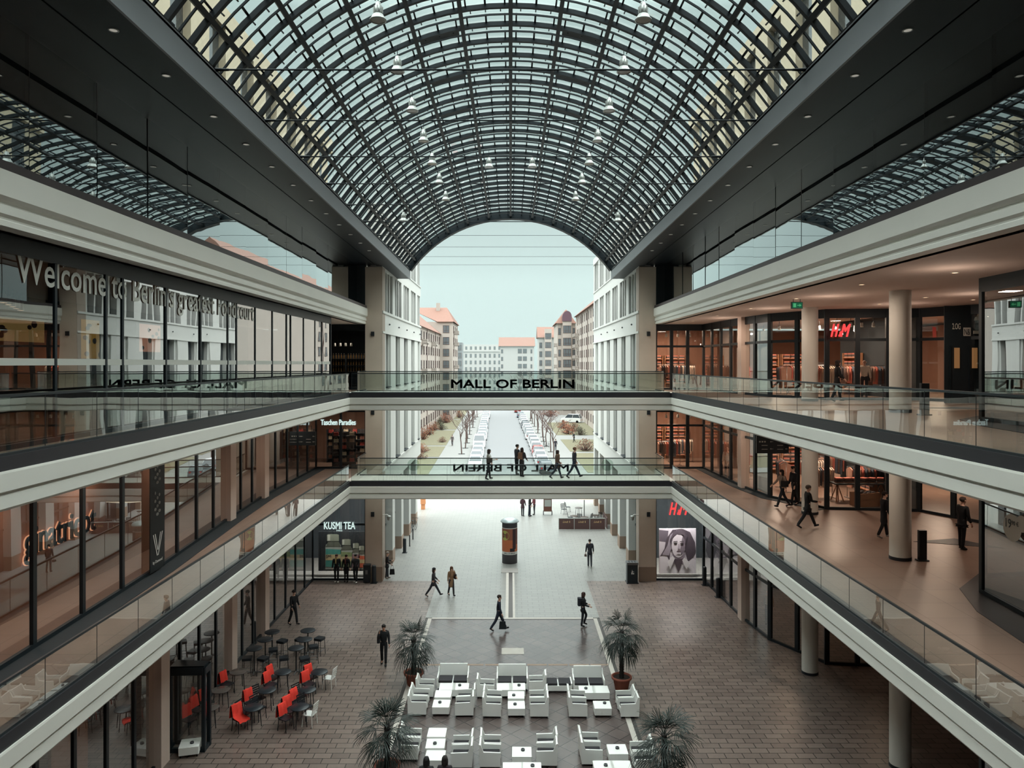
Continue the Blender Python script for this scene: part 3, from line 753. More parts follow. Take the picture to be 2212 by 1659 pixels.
for sx, side in ((-1,'left'),(1,'right')):
    mb = MB()
    def strip(x0, x1, c0, c1, y0=-7.5, y1=52.6):
        v = []
        for Y in (y0, y1):
            v += [(sx*x0,Y,zr(c0,Y)),(sx*x1,Y,zr(c0,Y)),(sx*x1,Y,zr(c1,Y)),(sx*x0,Y,zr(c1,Y))]
        mb.add(v, [(0,1,2,3),(7,6,5,4),(0,4,5,1),(1,5,6,2),(2,6,7,3),(3,7,4,0)])
    strip(7.18,8.35,6.66,6.80); strip(8.47,9.9,6.72,6.86); strip(8.3,8.52,6.80,7.0)
    strip(9.9,14.0,6.72,6.9); strip(7.5,14.0,7.0,7.28)
    struct('ceiling', mb, M['soffit'], f'dark metal soffit between glass roof and {side} clerestory', 'ceiling')
    mb = MB(); strip(7.12,7.18,6.62,7.26); strip(7.12,7.5,7.20,7.30)
    struct('trim', mb, M['beamside'], f'satin metal face of the {side} roof edge beam', 'trim')
    mb = MB()
    for k in range(40): mb.box(*sorted((sx*7.16,sx*7.34)), 4+1.15*k, 4.3+1.15*k, zr(7.3,4+1.15*k), zr(7.42,4+1.15*k))
    struct('trim', mb, M['steel'], f'row of steel arch shoes on the {side} roof edge', 'trim')
    for k in range(13):                 # recessed downlights in the soffit
        Y = 12.2+2.2*k if k < 3 else 16.9+2.35*(k-2)
        t = thing('soffit_downlight', f'{ORD[k]} recessed downlight from the near end of the {side} dark roof soffit', 'downlight', (sx*7.72, Y, zr(6.66,Y)), 0, 'downlights in the dark roof soffits')
        part('trim_ring', MB().lathe([(0.075,0.0),(0.075,-0.012),(0.10,-0.012),(0.10,0.0)], n=18, cap=False), M['lampmetal'], t)
        part('lens', MB().lathe([(0.001,-0.004),(0.075,-0.004)], n=18, cap=False), M['glowcool'], t)

# ---- clerestory: big coated panes that mirror the vault
for sx, side in ((-1,'left'),(1,'right')):
    r = structroot('window', f'tall mirror-like clerestory glazing above the {side} cornice', 'window')
    n = 22
    for k in range(n):
        y0 = -7.0+2.42*k; y1 = y0+2.40; X = sx*9.6
        tl = rnd.uniform(-0.012,0.012); t2 = rnd.uniform(-0.008,0.008)
        g = MB(); g.add([(X+tl,y0,17.18),(X-tl,y1,17.18),(X-tl+t2,y1,zr(6.72,y1)),(X+tl+t2,y0,zr(6.72,y0))], [(0,1,2,3)])
        part('pane', g, M['mirrorglass'], r)
    g = MB()
    for k in range(n+1):
        y0 = -7.01+2.42*k; g.box(*sorted((sx*9.605,sx*9.68)), y0-0.012, y0+0.012, 17.18, zr(6.72,y0))
    for zz in (17.9,18.6): pass
    part('joint_bars', g, M['frame'], r)
    mb = MB(); mb.box(*sorted((sx*9.07,sx*14)), 46.2, 46.6, 16.2, zr(6.72,46.4)); mb.box(*sorted((sx*13.5,sx*13.8)), 3, 46.2, 17.0, 20.4)
    struct('wall', mb, M['interiordark'], f'dark end wall closing the {side} clerestory void', 'wall')
    # stone storeys of the block rising behind the glass roof
    mb = MB(); x0, x1 = sorted((sx*12.0, sx*12.6)); zt = 28.6 if sx < 0 else 30.0
    wins = [4.0+3.4*k for k in range(13)]
    mb.box(*sorted((sx*12.35,sx*12.6)), 3, 50, 20.2, zt)
    for z0, z1 in ((20.2,21.3),(24.4,25.2),(zt-0.9,zt)): mb.box(x0,x1,3,50,z0,z1)
    for y in wins:
        mb.box(x0,x1,y,y+1.5,21.3,24.4); mb.box(x0,x1,y,y+1.7,25.2,zt-0.9)
        mb.box(*sorted((sx*11.9,sx*12.0)), y+1.9, y+2.15, 21.3, 24.4); mb.box(*sorted((sx*11.9,sx*12.0)), y+2.9, y+3.15, 21.3, 24.4)
    wl = struct('wall', mb, mat('warm limestone',(176,162,138),0.75,var=0.08), f'limestone upper storeys seen through the glass roof at {side}', 'wall')
    mb = MB()
    for y in wins:
        mb.box(*sorted((sx*12.28,sx*12.34)), y+1.55, y+3.35, 21.35, 24.35); mb.box(*sorted((sx*12.28,sx*12.34)), y+1.75, y+3.35, 25.25, zt-0.95)
    part('window_panes', mb, M['darkpane'], wl)
mb = MB(); mb.box(-9.0,-8.0,46.25,47.25,0.9,19.62)

# ---- passage walls and end piers
def passage(sx, side, yend):
    ws = structroot('wall_'+side, f'pale stone {side} wall of the open passage with deep window bays', 'wall')
    XI, XO, XG = 8.02, 8.75, 8.5
    def bx(mb, xa, xb, y0, y1, z0, z1): mb.box(*sorted((sx*xa, sx*xb)), y0, y1, z0, z1)
    mb = MB(); pl = MB(); gl = MB(); fr = MB()
    P = [46.25+4.08*k for k in range(8) if 46.25+4.08*k < yend-0.5]
    bx(mb, XI, XO, 46.25, yend, 5.55, 6.95); bx(mb, XI-0.04, XO, 46.25, yend, 6.80, 6.95)
    bx(mb, XI+0.02, XO, 46.25, yend, 11.6, 12.0); bx(mb, XI, XO, 46.25, yend, 15.5, 16.9)
    bx(mb, XI-0.06, XO, 46.25, yend, 15.5, 15.62); bx(mb, XI-0.07, XO, 46.25, yend, 16.75, 16.9)
    bx(mb, XI, XO, 46.25, yend, 19.5, 20.4); bx(mb, XI-0.05, XO, 46.25, yend, 20.3, 20.4); bx(mb, XI-0.05, XO, 46.25, yend, 23.0, 23.6)
    for k, y in enumerate(P):
        y1 = min(y+1.05, yend)
        bx(mb, XI, XO, y, y1, 0.9, 5.55); bx(pl, XI-0.015, XO, y-0.01, y1+0.01, 0, 0.9)
        yn = min(y+4.08, yend)
        bx(mb, XI, XO, y, min(y+1.35,yend), 6.95, 15.5); bx(mb, XI, XO, max(y1, yn-0.75), yn, 6.95, 15.5)
        bx(mb, XI+0.12, XO, min(y+1.35,yend), min(y+1.6,yend), 6.95, 15.5); bx(mb, XI+0.12, XO, max(y1,yn-1.0), max(y1,yn-0.75), 6.95, 15.5)
        for zz0, zz1 in ((16.9,19.5),(20.4,23.0)):
            bx(mb, XI, XO, y, min(y+1.15,yend), zz0, zz1)
            for q in (0.98,1.96):
                if y+1.15+q < yend: bx(mb, XI+0.05, XO, y+1.0+q+0.05, y+1.0+q+0.25, zz0, zz1)
        bx(gl, XG, XG+0.03, min(y1,yend), yn, 0, 5.5)
        for zz in (6.98, 12.02): 
            bx(fr, XI-0.10, XI+0.3, min(y+1.6,yend-.1), max(y1,yn-1.0), zz, zz+0.06)
        bx(fr, XG-0.05, XG, (y1+yn)/2-0.04, (y1+yn)/2+0.04, 0, 5.5); bx(fr, XG-0.05, XG, y1, yn, 2.6, 2.72)
    bx(gl, XG, XG+0.03, 46.3, yend, 6.95, 11.6); bx(gl, XG, XG+0.03, 46.3, yend, 12.0, 15.5); bx(gl, XG, XG+0.03, 46.3, yend, 16.9, 19.5); bx(gl, XG, XG+0.03, 46.3, yend, 20.4, 23.0)
    bx(mb, XO, XO+0.25, 46.6, yend, 0, 23.3)
    part('stone_cladding', mb, M['white_stone'], ws); part('plinth', pl, M['brown_stone'], ws)
    part('window_panes', gl, M['darkpane'], ws); part('window_sills', fr, M['frame'], ws)
    for k in range(5):
        sp = MB(); sp.ball((sx*(XI-0.08), P[k]+2.4, 16.15), 0.06); part('wall_spotlight', sp, M['blackpl'], ws)
    pr = structroot('wall', f'square stone pier at the {side} end of the footbridges', 'pier')
    m1 = MB(); m1.box(*sorted((sx*8.0, sx*9.07)), 46.2, 47.2, 0.9, 19.62); 
    for zz in (2.6,4.3,6.0,7.8,9.5,11.2,13.0,14.8,16.5,18.2): pass
    part('shaft', m1, paving('pier stone '+side,(226,208,192),(218,200,184),(150,136,124),1.6,1.72,0,0.65,0.012,0.0,grime=0.1), pr)
    m2 = MB(); m2.box(*sorted((sx*7.985, sx*9.085)), 46.185, 47.2, 0, 0.9); part('plinth', m2, M['brown_stone'], pr)
    for zz, nm in ((4.05,'plaza'),(10.4,'first'),(15.3,'upper')):
        m3 = MB(); m3.box(*sorted((sx*8.5,sx*8.7)), 46.12, 46.2, zz, zz+0.28)
        single('wall_speaker', m3, M['blackpl'], f'small dark box fixed to the {side} stone pier at {nm} level', 'speaker')
passage(-1,'left',66.0); passage(1,'right',71.6)

# ---- shop fronts
LINE_R = [(9.08,46.45),(12.1,46.45),(12.35,39.6),(12.75,36.4),(14.3,33.5),(18.2,33.0),(19.6,30.2),(19.6,23.6),(14.6,22.8),(13.55,21.3),(13.2,16.0),(13.0,-7.0)]
LINE_L1 = [(-9.08,46.45),(-12.2,46.45),(-12.2,36.4),(-11.9,31.2),(-11.3,23.5),(-10.95,15.0),(-10.6,-7.0)]
LINE_L0 = [(-9.08,46.45),(-12.4,46.45),(-12.45,37.2),(-12.4,32.8),(-11.95,25.1),(-11.7,15.0),(-11.4,-7.0)]
def obox(mb, a, b, w, z0, z1):
    d = (Vector(b)-Vector(a)); d = d/d.length; n = Vector((-d.y,d.x))*w/2
    mb.prism([(a[0]-n.x,a[1]-n.y),(b[0]-n.x,b[1]-n.y),(b[0]+n.x,b[1]+n.y),(a[0]+n.x,a[1]+n.y)], z0, z1)
def shopfront(label, pts, z0, z1, pitch=1.6, transoms=(), top=0.4, bottom=0.12, gmat='shopglass', fw=0.09, bars=None):
    r = structroot('window', label, 'shop window')
    fr = MB()
    for i in range(len(pts)-1):
        a = Vector(pts[i]); b = Vector(pts[i+1]); L = (b-a).length; d = (b-a)/L
        n = max(1, round(L/pitch))
        for k in range(n):
            p = a+d*(L*k/n); q = a+d*(L*(k+1)/n)
            g = MB(); g.add([(p.x,p.y,z0+bottom),(q.x,q.y,z0+bottom),(q.x,q.y,z1-top),(p.x,p.y,z1-top)], [(0,1,2,3)])
            part('pane', g, M[gmat], r)
            c = p; fr.cbox((c.x,c.y,z0), fw, fw*1.6, z1-z0, math.atan2(d.y,d.x)+PI/2)
        obox(fr, a, b, 0.1, z1-top, z1); obox(fr, a, b, 0.1, z0, z0+bottom)
        for t in transoms: obox(fr, a, b, 0.09, t, t+0.13)
    fr.cbox((pts[-1][0],pts[-1][1],z0), fw, fw, z1-z0)
    part('frame', fr, M['frame'], r)
    return r
for z0, z1, nm in ((0,6.0,'plaza level'),(Z1,10.95,'first level'),(Z2,16.05,'upper level')):
    tr = z0+2.65
    shopfront(f'framed shop window beside the right stone pier at {nm}', LINE_R[0:2], z0, z1, 1.0 if z0 else 4.0, (tr,) if z0 else (), fw=0.13 if z0 else 0.09)
    shopfront(f'curving right shop windows beyond the columns at {nm}', LINE_R[1:5], z0, z1, 1.65, (tr,), fw=0.13)
    shopfront(f'wide entrance glazing behind the round columns at {nm}', LINE_R[4:7], z0, z1, 1.3, (tr,), fw=0.13)
    shopfront(f'dark lobby glazing right of the entrance at {nm}', LINE_R[6:9], z0, z1, 1.8, (tr,))
    shopfront(f'near right corner shop glazing at {nm}', LINE_R[8:12], z0, z1, 2.6, (), gmat='foodglass')
shopfront('plaza-level shop window beside the left stone pier', LINE_L0[0:2], 0, 6.0, 3.3, (3.45,))
shopfront('long plaza-level left shop windows behind the cafe tables', LINE_L0[1:], 0, 6.0, 1.75, (), gmat='shopglass')
shopfront('first-level shop window beside the left stone pier', LINE_L1[0:2], Z1, 10.95, 1.6)
shopfront('long first-level left shop windows above the cafe', LINE_L1[1:], Z1, 10.95, 2.0, (), gmat='shopglass')
shopfront('dark bar window beside the left stone pier at upper level', [(-9.08,46.45),(-12.4,46.45)], Z2, 16.05, 3.4)
# stone-coloured pilasters between the shop windows
for x, y, side, who in ((12.38,39.4,1,'right'),(-12.42,37.2,-1,'left farther'),(-12.42,32.8,-1,'left middle'),(-11.9,25.1,-1,'left nearer')):
    for z0, z1, lv in ((0,6.0,'plaza'),(Z1,10.95,'first-level'),(Z2,16.05,'upper')):
        if lv == 'upper' and side < 0: continue
        xx = x
        if lv == 'first-level' and side < 0:
            if who == 'left nearer': continue
            xx, yy = (-12.18,36.4) if 'farther' in who else (-11.88,31.2)
        else: yy = y
        m = MB(); m.cbox((xx,yy,z0), 0.42, 0.62, z1-z0)
        struct('wall', m, M['ceil'], f'slim plaster pilaster, {who} one on the {lv} shop wall', 'pilaster')
# upper left: long coated glazing with film lettering
ym = [-6.4,-2.4,1.6,5.6,9.6,11.6,13.6,15.6,17.55,18.3,20.6,22.9,25.1,25.9,27.8,29.8,31.7,32.3,34.3,36.3,37.6,39.4]
r = structroot('window', 'long coated glazing of the upper left food hall', 'window'); fr = MB(); X = -9.6
for a, b in zip(ym[:-1], ym[1:]):
    t = rnd.uniform(-0.008,0.008)
    g = MB(); g.add([(X+t,a,Z2+0.1),(X-t,b,Z2+0.1),(X-t,b,15.7),(X+t,a,15.7)], [(0,1,2,3)]); part('pane', g, M['foodglass'], r)
    fr.box(X-0.12,X+0.03,a-0.04,a+0.04,Z2,16.05)
fr.box(X-0.12,X+0.05,39.36,39.46,Z2,16.05); fr.box(X-0.12,X+0.05,-6.4,39.4,Z2,Z2+0.1); fr.box(X-0.12,X+0.05,-6.4,39.4,15.7,16.05); fr.box(X-0.08,X+0.02,-6.4,39.4,12.95,13.0)
part('frame', fr, M['frame'], r)
g = MB(); g.box(X+0.012,X+0.016,-6.4,39.4,13.56,13.70); part('film_stripe', g, M['lettergrey'], r)
mb = MB(); mb.box(-12.4,-9.7,39.4,39.5,Z2,16.05)
struct('wall', mb, M['interiordark'], 'dark return wall at the end of the food hall glazing', 'wall')
lettering('window_lettering', "Welcome to Berlin's greatest Foodcourt", M['lettergrey'], (X+0.02, 14.35, 14.98), PI/2, None,
    'pale film lettering along the upper left coated glazing', 'lettering', width=13.3, height=0.86, depth=0.006, bold=0.008)

# ---- shop rooms: back walls, floors and partitions
def room(label, boxes, m):
    mb = MB()
    for b in boxes: mb.box(*b)
    struct('wall', mb, m, label, 'wall')
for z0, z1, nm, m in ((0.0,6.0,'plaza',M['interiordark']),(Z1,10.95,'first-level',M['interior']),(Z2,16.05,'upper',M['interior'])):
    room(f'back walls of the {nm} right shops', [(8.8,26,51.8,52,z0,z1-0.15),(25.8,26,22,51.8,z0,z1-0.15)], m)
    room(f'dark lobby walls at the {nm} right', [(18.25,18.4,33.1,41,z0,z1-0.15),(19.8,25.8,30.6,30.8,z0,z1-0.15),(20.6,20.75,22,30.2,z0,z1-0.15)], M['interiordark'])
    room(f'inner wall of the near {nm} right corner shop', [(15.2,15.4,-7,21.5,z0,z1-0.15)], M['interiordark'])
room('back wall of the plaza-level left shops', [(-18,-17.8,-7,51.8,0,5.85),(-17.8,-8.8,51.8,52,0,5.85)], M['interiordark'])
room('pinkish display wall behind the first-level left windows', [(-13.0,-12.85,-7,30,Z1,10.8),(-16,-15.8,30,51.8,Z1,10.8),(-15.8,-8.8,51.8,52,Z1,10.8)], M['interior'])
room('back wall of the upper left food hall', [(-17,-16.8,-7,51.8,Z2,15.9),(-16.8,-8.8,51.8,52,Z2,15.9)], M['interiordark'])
mb = MB(); mb.box(-27,28,-8,-7.5,0,42); struct('wall_back', mb, M['interiordark'], 'unseen building wall behind the camera, raised to shade the plaza', 'wall')  # unseen wall, made extra tall to cut light on the near floor
mb = MB(); mb.box(-27.2,-27,-7.5,53,0,20); struct('wall', mb, M['interiordark'], 'outer left building wall', 'wall')
mb = MB(); mb.box(27,27.2,-7.5,53,0,20); struct('wall', mb, M['interiordark'], 'outer right building wall', 'wall')
# dark mats on the gallery floors
for z in (Z1,Z2):
    m = MB(); nm = 'first-level' if z == Z1 else 'upper'
    m.prism([(13.15,21.7),(12.4,19.7),(12.1,17.5),(12.0,-7),(13.05,-7),(13.2,16),(13.55,21.25),(14.6,22.75),(14.85,23.4)], z, z+0.012)
    struct('floor', m, M['blackpl'], f'dark entrance mat at the corner shop on the {nm} right gallery', 'floor mat')
    m = MB(); m.prism([(14.9,27.4),(17.6,26.4),(16.7,27.9)], z, z+0.012)
    struct('floor', m, M['blackpl'], f'dark pointed floor inlay on the {nm} right gallery', 'floor inlay')

for z, nm, L_ in ((Z1,'first-level',LINE_L1[1:]),):
    m = MB(); m.sweep(L_, [(0.0,z),(0.6,z),(0.6,z+0.02),(0.0,z+0.02)], 1); struct('trim', m, M['interiordark'], 'dark plinth strip along the first-level left shop windows', 'trim')
m = MB(); m.sweep(LINE_R[1:5], [(0.0,Z1),(-0.5,Z1),(-0.5,Z1+0.02),(0.0,Z1+0.02)], 1); struct('trim', m, M['interiordark'], 'dark plinth strip along the first-level right shop windows', 'trim')

mb = MB(); mb.box(-13.0,-12.9,20.8,22.6,0,5.6); struct('wall', mb, M['wood'], 'brown wooden panel inside the nearest plaza-level left shop', 'wall')
# ================================================================ LOUNGE
WP = M['whiteplastic']
def sprof(mb, prof, y0, y1):    # polygon in XZ extruded along Y
    mb.slab([(x,y0,z) for x,z in prof], (0,y1-y0,0)); return mb
def armchair_proto(label, W=0.60):
    t = thing('lounge_armchair', label, 'armchair', (0,0,0), 0, 'white lounge armchairs')
    # faces +X, back towards -X
    part('seat_base', MB().box(-0.28,0.33,-W/2+0.05,W/2-0.05,0.10,0.31), WP, t)
    part('seat_cushion', MB().cbox((0.02,0,0.312),0.58,W-0.12,0.09,0,0.03), M['cushion'], t, 'charcoal seat cushion')
    part('backrest', sprof(MB(), [(-0.36,0.10),(-0.28,0.10),(-0.31,0.80),(-0.37,0.80)], -W/2+0.05, W/2-0.05), WP, t)
    for s in (-1,1):
        y0, y1 = sorted((s*W/2, s*(W/2-0.05)))
        part('armrest', sprof(MB(), [(-0.36,0.08),(0.35,0.08),(0.35,0.55),(-0.22,0.57),(-0.31,0.80),(-0.38,0.82)], y0, y1), WP, t)
    for x in (-0.31,0.30):
        for y in (-W/2+0.04, W/2-0.04):
            part('leg', MB().tube([(x,y,0),(x,y,0.09)], 0.022, 8), M['blackpl'], t)
    return t
def sofa_proto(label, W=1.30, back=True, name='lounge_sofa', cat='sofa'):
    t = thing(name, label, cat, (0,0,0), 0, 'white lounge sofas' if back else None)
    # faces -Y
    part('seat_base', MB().box(-W/2+0.05,W/2-0.05,-0.34,0.30,0.10,0.31), WP, t)
    for s in (-1,1): part('seat_cushion', MB().cbox((s*(W/4-0.015),-0.04,0.312),W/2-0.09,0.56,0.09,0,0.03), M['cushion'], t, 'charcoal seat cushion')
    if back:
        b = MB(); b.slab([(-W/2+0.06,0.27,0.10),(W/2-0.06,0.27,0.10),(W/2-0.07,0.36,0.84),(-W/2+0.07,0.36,0.84)], (0,0.06,0)); part('backrest', b, WP, t)
        for s in (-1,1):
            x0, x1 = sorted((s*W/2, s*(W/2-0.05))); a = MB()
            a.slab([(x0,-0.35,0.08),(x0,0.38,0.08),(x0,0.40,0.74),(x0,0.24,0.56),(x0,-0.35,0.54)], (x1-x0,0,0)); part('armrest', a, WP, t)
    else:
        for s in (-1,1):
            x0, x1 = sorted((s*W/2, s*(W/2-0.05))); part('side_panel', MB().box(x0,x1,-0.35,0.32,0.08,0.40), WP, t)
    for x in (-W/2+0.06, W/2-0.06):
        for y in (-0.30,0.28): part('leg', MB().tube([(x,y,0),(x,y,0.09)], 0.022, 8), M['blackpl'], t)
    return t
def table_proto(label):
    t = thing('coffee_table', label, 'coffee table', (0,0,0), 0, 'low white coffee tables')
    part('table_top', MB().cbox((0,0,0.10),0.66,0.66,0.26,0,0.025), WP, t)
    for x in (-0.27,0.27):
        for y in (-0.27,0.27): part('leg', MB().tube([(x,y,0),(x,y,0.10)], 0.022, 8), M['blackpl'], t)
    return t
def ash_proto(label):
    t = thing('ashtray', label, 'ashtray', (0,0,0), 0, 'small black ashtrays')
    part('bowl', MB().lathe([(0.05,0),(0.065,0.0),(0.068,0.05),(0.045,0.05),(0.042,0.015),(0.001,0.012)], n=16, cap=False), M['blackpl'], t)
    part('lid_ring', MB().lathe([(0.045,0.05),(0.068,0.05),(0.06,0.06),(0.048,0.06)], n=16, cap=False), M['chrome'], t)
    return t
def place(proto, used, label, loc, rz=0.0, maker=None):
    if not used[0]:
        used[0] = 1; proto.location = loc; proto.rotation_euler = (0,0,rz)
        LABELS[proto['label']].remove(proto.name); proto['label'] = label; LABELS.setdefault(label,[]).append(proto.name)
        return proto
    return copy_tree(proto, label, loc, rz)
bpy.context.view_layer.update()
ac, acu = armchair_proto('chair prototype'), [0]
# (left px, right px, near bottom py, facing +1 right / -1 left, count, description)
CH = [(881,919.7,1543,1,2,'at the left end of the far lounge row'),(899,935,1504.5,1,1,'before the far left palm pot'),(984,1022,1544.6,-1,2,'right of the left tables in the far lounge row'),
      (1031,1065.8,1504.5,1,1,'between the left and middle sofas'),(1044,1082.6,1546.8,1,2,'left of the middle double table'),(1144,1180,1496,-1,1,'at the left of the backless bench'),
      (1146,1184.8,1547,-1,2,'right of the middle double table'),(1231,1270,1547,1,2,'left of the right far table'),(1341,1378.5,1547.4,-1,2,'at the right end of the far lounge row'),
      (861,901,1640,1,2,'behind the near left palm'),(974,1016.6,1657,-1,2,'right of the stepped tables in the near row'),(1038,1081.6,1656,1,2,'left of the single table in the near row'),
      (1161,1204,1653,-1,2,'right of the single table in the near row'),(1259,1301.6,1650,1,2,'left of the near right table'),(1374.6,1415.7,1672,-1,2,'behind the near right palm')]
for xl, xr, yb, d, n, desc in CH:
    Y0 = 13.5*F/(yb-HY); x = gx((xl+xr)/2, Y0)
    for k in range(n):
        who = ('white armchair ' if n == 1 else ('nearer white armchair of two ' if k == 0 else 'farther white armchair of two '))
        place(ac, acu, who+desc, (x+rnd.uniform(-.02,.02)-(0.05 if k and n>1 else 0)*0, Y0+0.31+k*0.63, 0), (0 if d > 0 else PI)+rnd.uniform(-.03,.03))
sf, sfu = sofa_proto('sofa prototype'), [0]
for xl, xr, yb, desc in ((944.5,1010.6,1487,'left'),(1073,1140,1488.7,'middle'),(1239,1306.4,1492.6,'right')):
    Y0 = 13.5*F/(yb-HY); place(sf, sfu, f'white two-seat sofa with charcoal cushions, {desc} one of three', (gx((xl+xr)/2,Y0), Y0+0.36, 0))
Y0 = 13.5*F/(1493-HY); b = sofa_proto('backless white bench with two charcoal cushions', 1.15, False, 'lounge_bench', 'bench'); b.location = (gx(1206,Y0),Y0+0.36,0)
tb, tbu = table_proto('table prototype'), [0]; ah, ahu = ash_proto('ashtray prototype'), [0]
TB = [(934.8,968.4,1543,1,'nearer white table left of the far row chairs',1),(938.7,973,1521,1,'farther white table left of the far row chairs',0),
      (951,979.5,1504.5,1,'left white table before the left sofa',0),(980,1008.4,1504.5,1,'right white table before the left sofa',1),
      (1076.6,1103.5,1504.5,1,'left white table before the middle sofa',0),(1104,1130.7,1504.5,1,'right white table before the middle sofa',1),
      (1099,1132,1546,1,'nearer of two white tables between facing middle chairs',1),(1099,1131,1523.5,1,'farther of two white tables between facing middle chairs',1),
      (1255.5,1284.5,1511,1,'left white table before the right sofa',1),(1285,1314,1511,1,'right white table before the right sofa',0),
      (1286,1320.5,1545.7,1,'single white table between the right far chairs',1),
      (920,957.5,1633,1,'middle of three stepped white tables in the near row',1),(924,960,1608,1,'farthest of three stepped white tables in the near row',0),(919,957,1660,1,'nearest of three stepped white tables in the near row',0),
      (1108,1147,1652,1,'single white table in the middle of the near row',1),(1317,1356,1646,1,'white table beside the near right palm',1),
      (1088,1128,1688,1,'left white table cut by the bottom edge near the middle',0),(1128.5,1168,1688,1,'right white table cut by the bottom edge near the middle',1),
      (1288,1326,1684,1,'left white table cut by the bottom edge at right',1),(1326.5,1364,1684,1,'right white table cut by the bottom edge at right',0),
      (379,424,1632,1,'white table by the dark glass vestibule at left',1)]
for xl, xr, yb, _, desc, ash in TB:
    Y0 = 13.5*F/(yb-HY); p = (gx((xl+xr)/2,Y0), Y0+0.34, 0)
    place(tb, tbu, desc, p, 0.25 if 'vestibule' in desc else rnd.uniform(-.02,.02))
    if ash: place(ah, ahu, 'black ashtray on the '+desc, (p[0]+rnd.uniform(-.1,.12), p[1]+rnd.uniform(-.08,.1), 0.36))
for x in (-2.68,-2.02):
    place(ac, acu, 'white armchair under the '+('left' if x < -2.4 else 'right')+' seated visitor at the bottom edge', (x,22.95,0), PI/2)

# ================================================================ PALMS
def leaf_fan(mb, base, d, L, up, droop, n, rr):
    """fan leaf: n narrow blades spreading from base around direction d"""
    side = d.cross(up).normalized(); nrm = side.cross(d).normalized()
    for k in range(n):
        a = (k/(n-1)-0.5)*2.5+rr.uniform(-.05,.05)
        dir = (d*math.cos(a)+side*math.sin(a)).normalized()
        l = L*(1-0.28*abs(k/(n-1)-0.5)*2)*rr.uniform(0.88,1.08); w = 0.017
        s = dir.cross(nrm).normalized()
        p0 = base; p1 = base+dir*l*0.55+Vector((0,0,-droop*l*0.12)); p2 = base+dir*l*0.85+Vector((0,0,-droop*l*0.42)); p3 = base+dir*l+Vector((0,0,-droop*l*0.75))
        v = [p0-s*0.004,p0+s*0.004,p1+s*w,p1-s*w,p2+s*w*.8,p2-s*w*.8,p3, p1+nrm*0.006]
        mb.add(v, [(0,1,2,7),(0,7,3),(3,7,2,4,5),(5,4,6)])
def palm(label, x, y, hc, seed, nf, droop, L=0.62, dead=0, potlabel=None):
    rr = random.Random(seed); t = thing('potted_palm', label, 'palm', (x,y,0))
    prof = [(0.24,0.0),(0.27,0.02),(0.36,0.46),(0.42,0.47),(0.43,0.56),(0.38,0.565),(0.36,0.52),(0.34,0.49)]
    part('pot', MB().lathe(prof, n=28, cap=False), M['terracotta'], t)
    part('soil', MB().lathe([(0.001,0.50),(0.355,0.50)], n=24, cap=False), M['soil'], t)
    pr = []; z = 0.45
    i = 0
    while z < hc: pr.append((0.085+0.02*(i%2)+rr.uniform(-.006,.006), z)); z += 0.055; i += 1
    pr.append((0.05,hc)); part('trunk', MB().lathe(pr, n=12), M['bark'], t)
    for k in range(nf):
        a = 2.399*k+rr.uniform(-.2,.2); q = k/nf
        el = math.radians(68-98*q+rr.uniform(-12,12)); pl = rr.uniform(0.34,0.58)
        d = Vector((math.cos(a)*math.cos(el), math.sin(a)*math.cos(el), math.sin(el)))
        c = Vector((0,0,hc-0.05-0.25*q)); m = c+d*pl*0.6; e = c+d*pl+Vector((0,0,-0.10*droop*(0.3+q)))
        mb = MB(); mb.tube([c,m,e],[0.014,0.010,0.008],5)
        dd = (d+Vector((0,0,-0.55*droop*(0.25+q)))).normalized()
        leaf_fan(mb, e, dd, L*rr.uniform(.85,1.1), Vector((0,0,1)) if abs(dd.z) < 0.93 else Vector((math.cos(a),math.sin(a),0)), droop*(0.4+0.6*q), 15, rr)
        part('frond', mb, M['frond'], t)
    for k in range(dead):
        a = rr.uniform(0,2*PI); d = Vector((math.cos(a),math.sin(a),-0.8)).normalized(); c = Vector((0,0,hc-0.3)); e = c+d*0.6
        mb = MB(); mb.tube([c,c+d*0.3+Vector((0,0,.05)),e],0.009,5); leaf_fan(mb, e, Vector((d.x*.3,d.y*.3,-1)).normalized(), L*0.95, Vector((d.x,d.y,0.1)).normalized(), 0.2, 11, rr)
        part('frond', mb, M['frond'], t)
    return t
palm('fan palm in terracotta pot behind the far left chairs', -4.1, 31.35, 2.0, 3, 24, 0.9, 0.74, 3)
palm('taller fan palm in terracotta pot at the far right of the lounge', 4.63, 30.9, 2.45, 5, 26, 1.1, 0.70, 4)
palm('near left fan palm cut by the bottom edge', -4.02, 24.1, 1.85, 8, 25, 0.7, 0.78, 3)
palm('near right fan palm cut by the bottom edge', 4.83, 23.3, 1.95, 11, 25, 0.75, 0.80, 3)

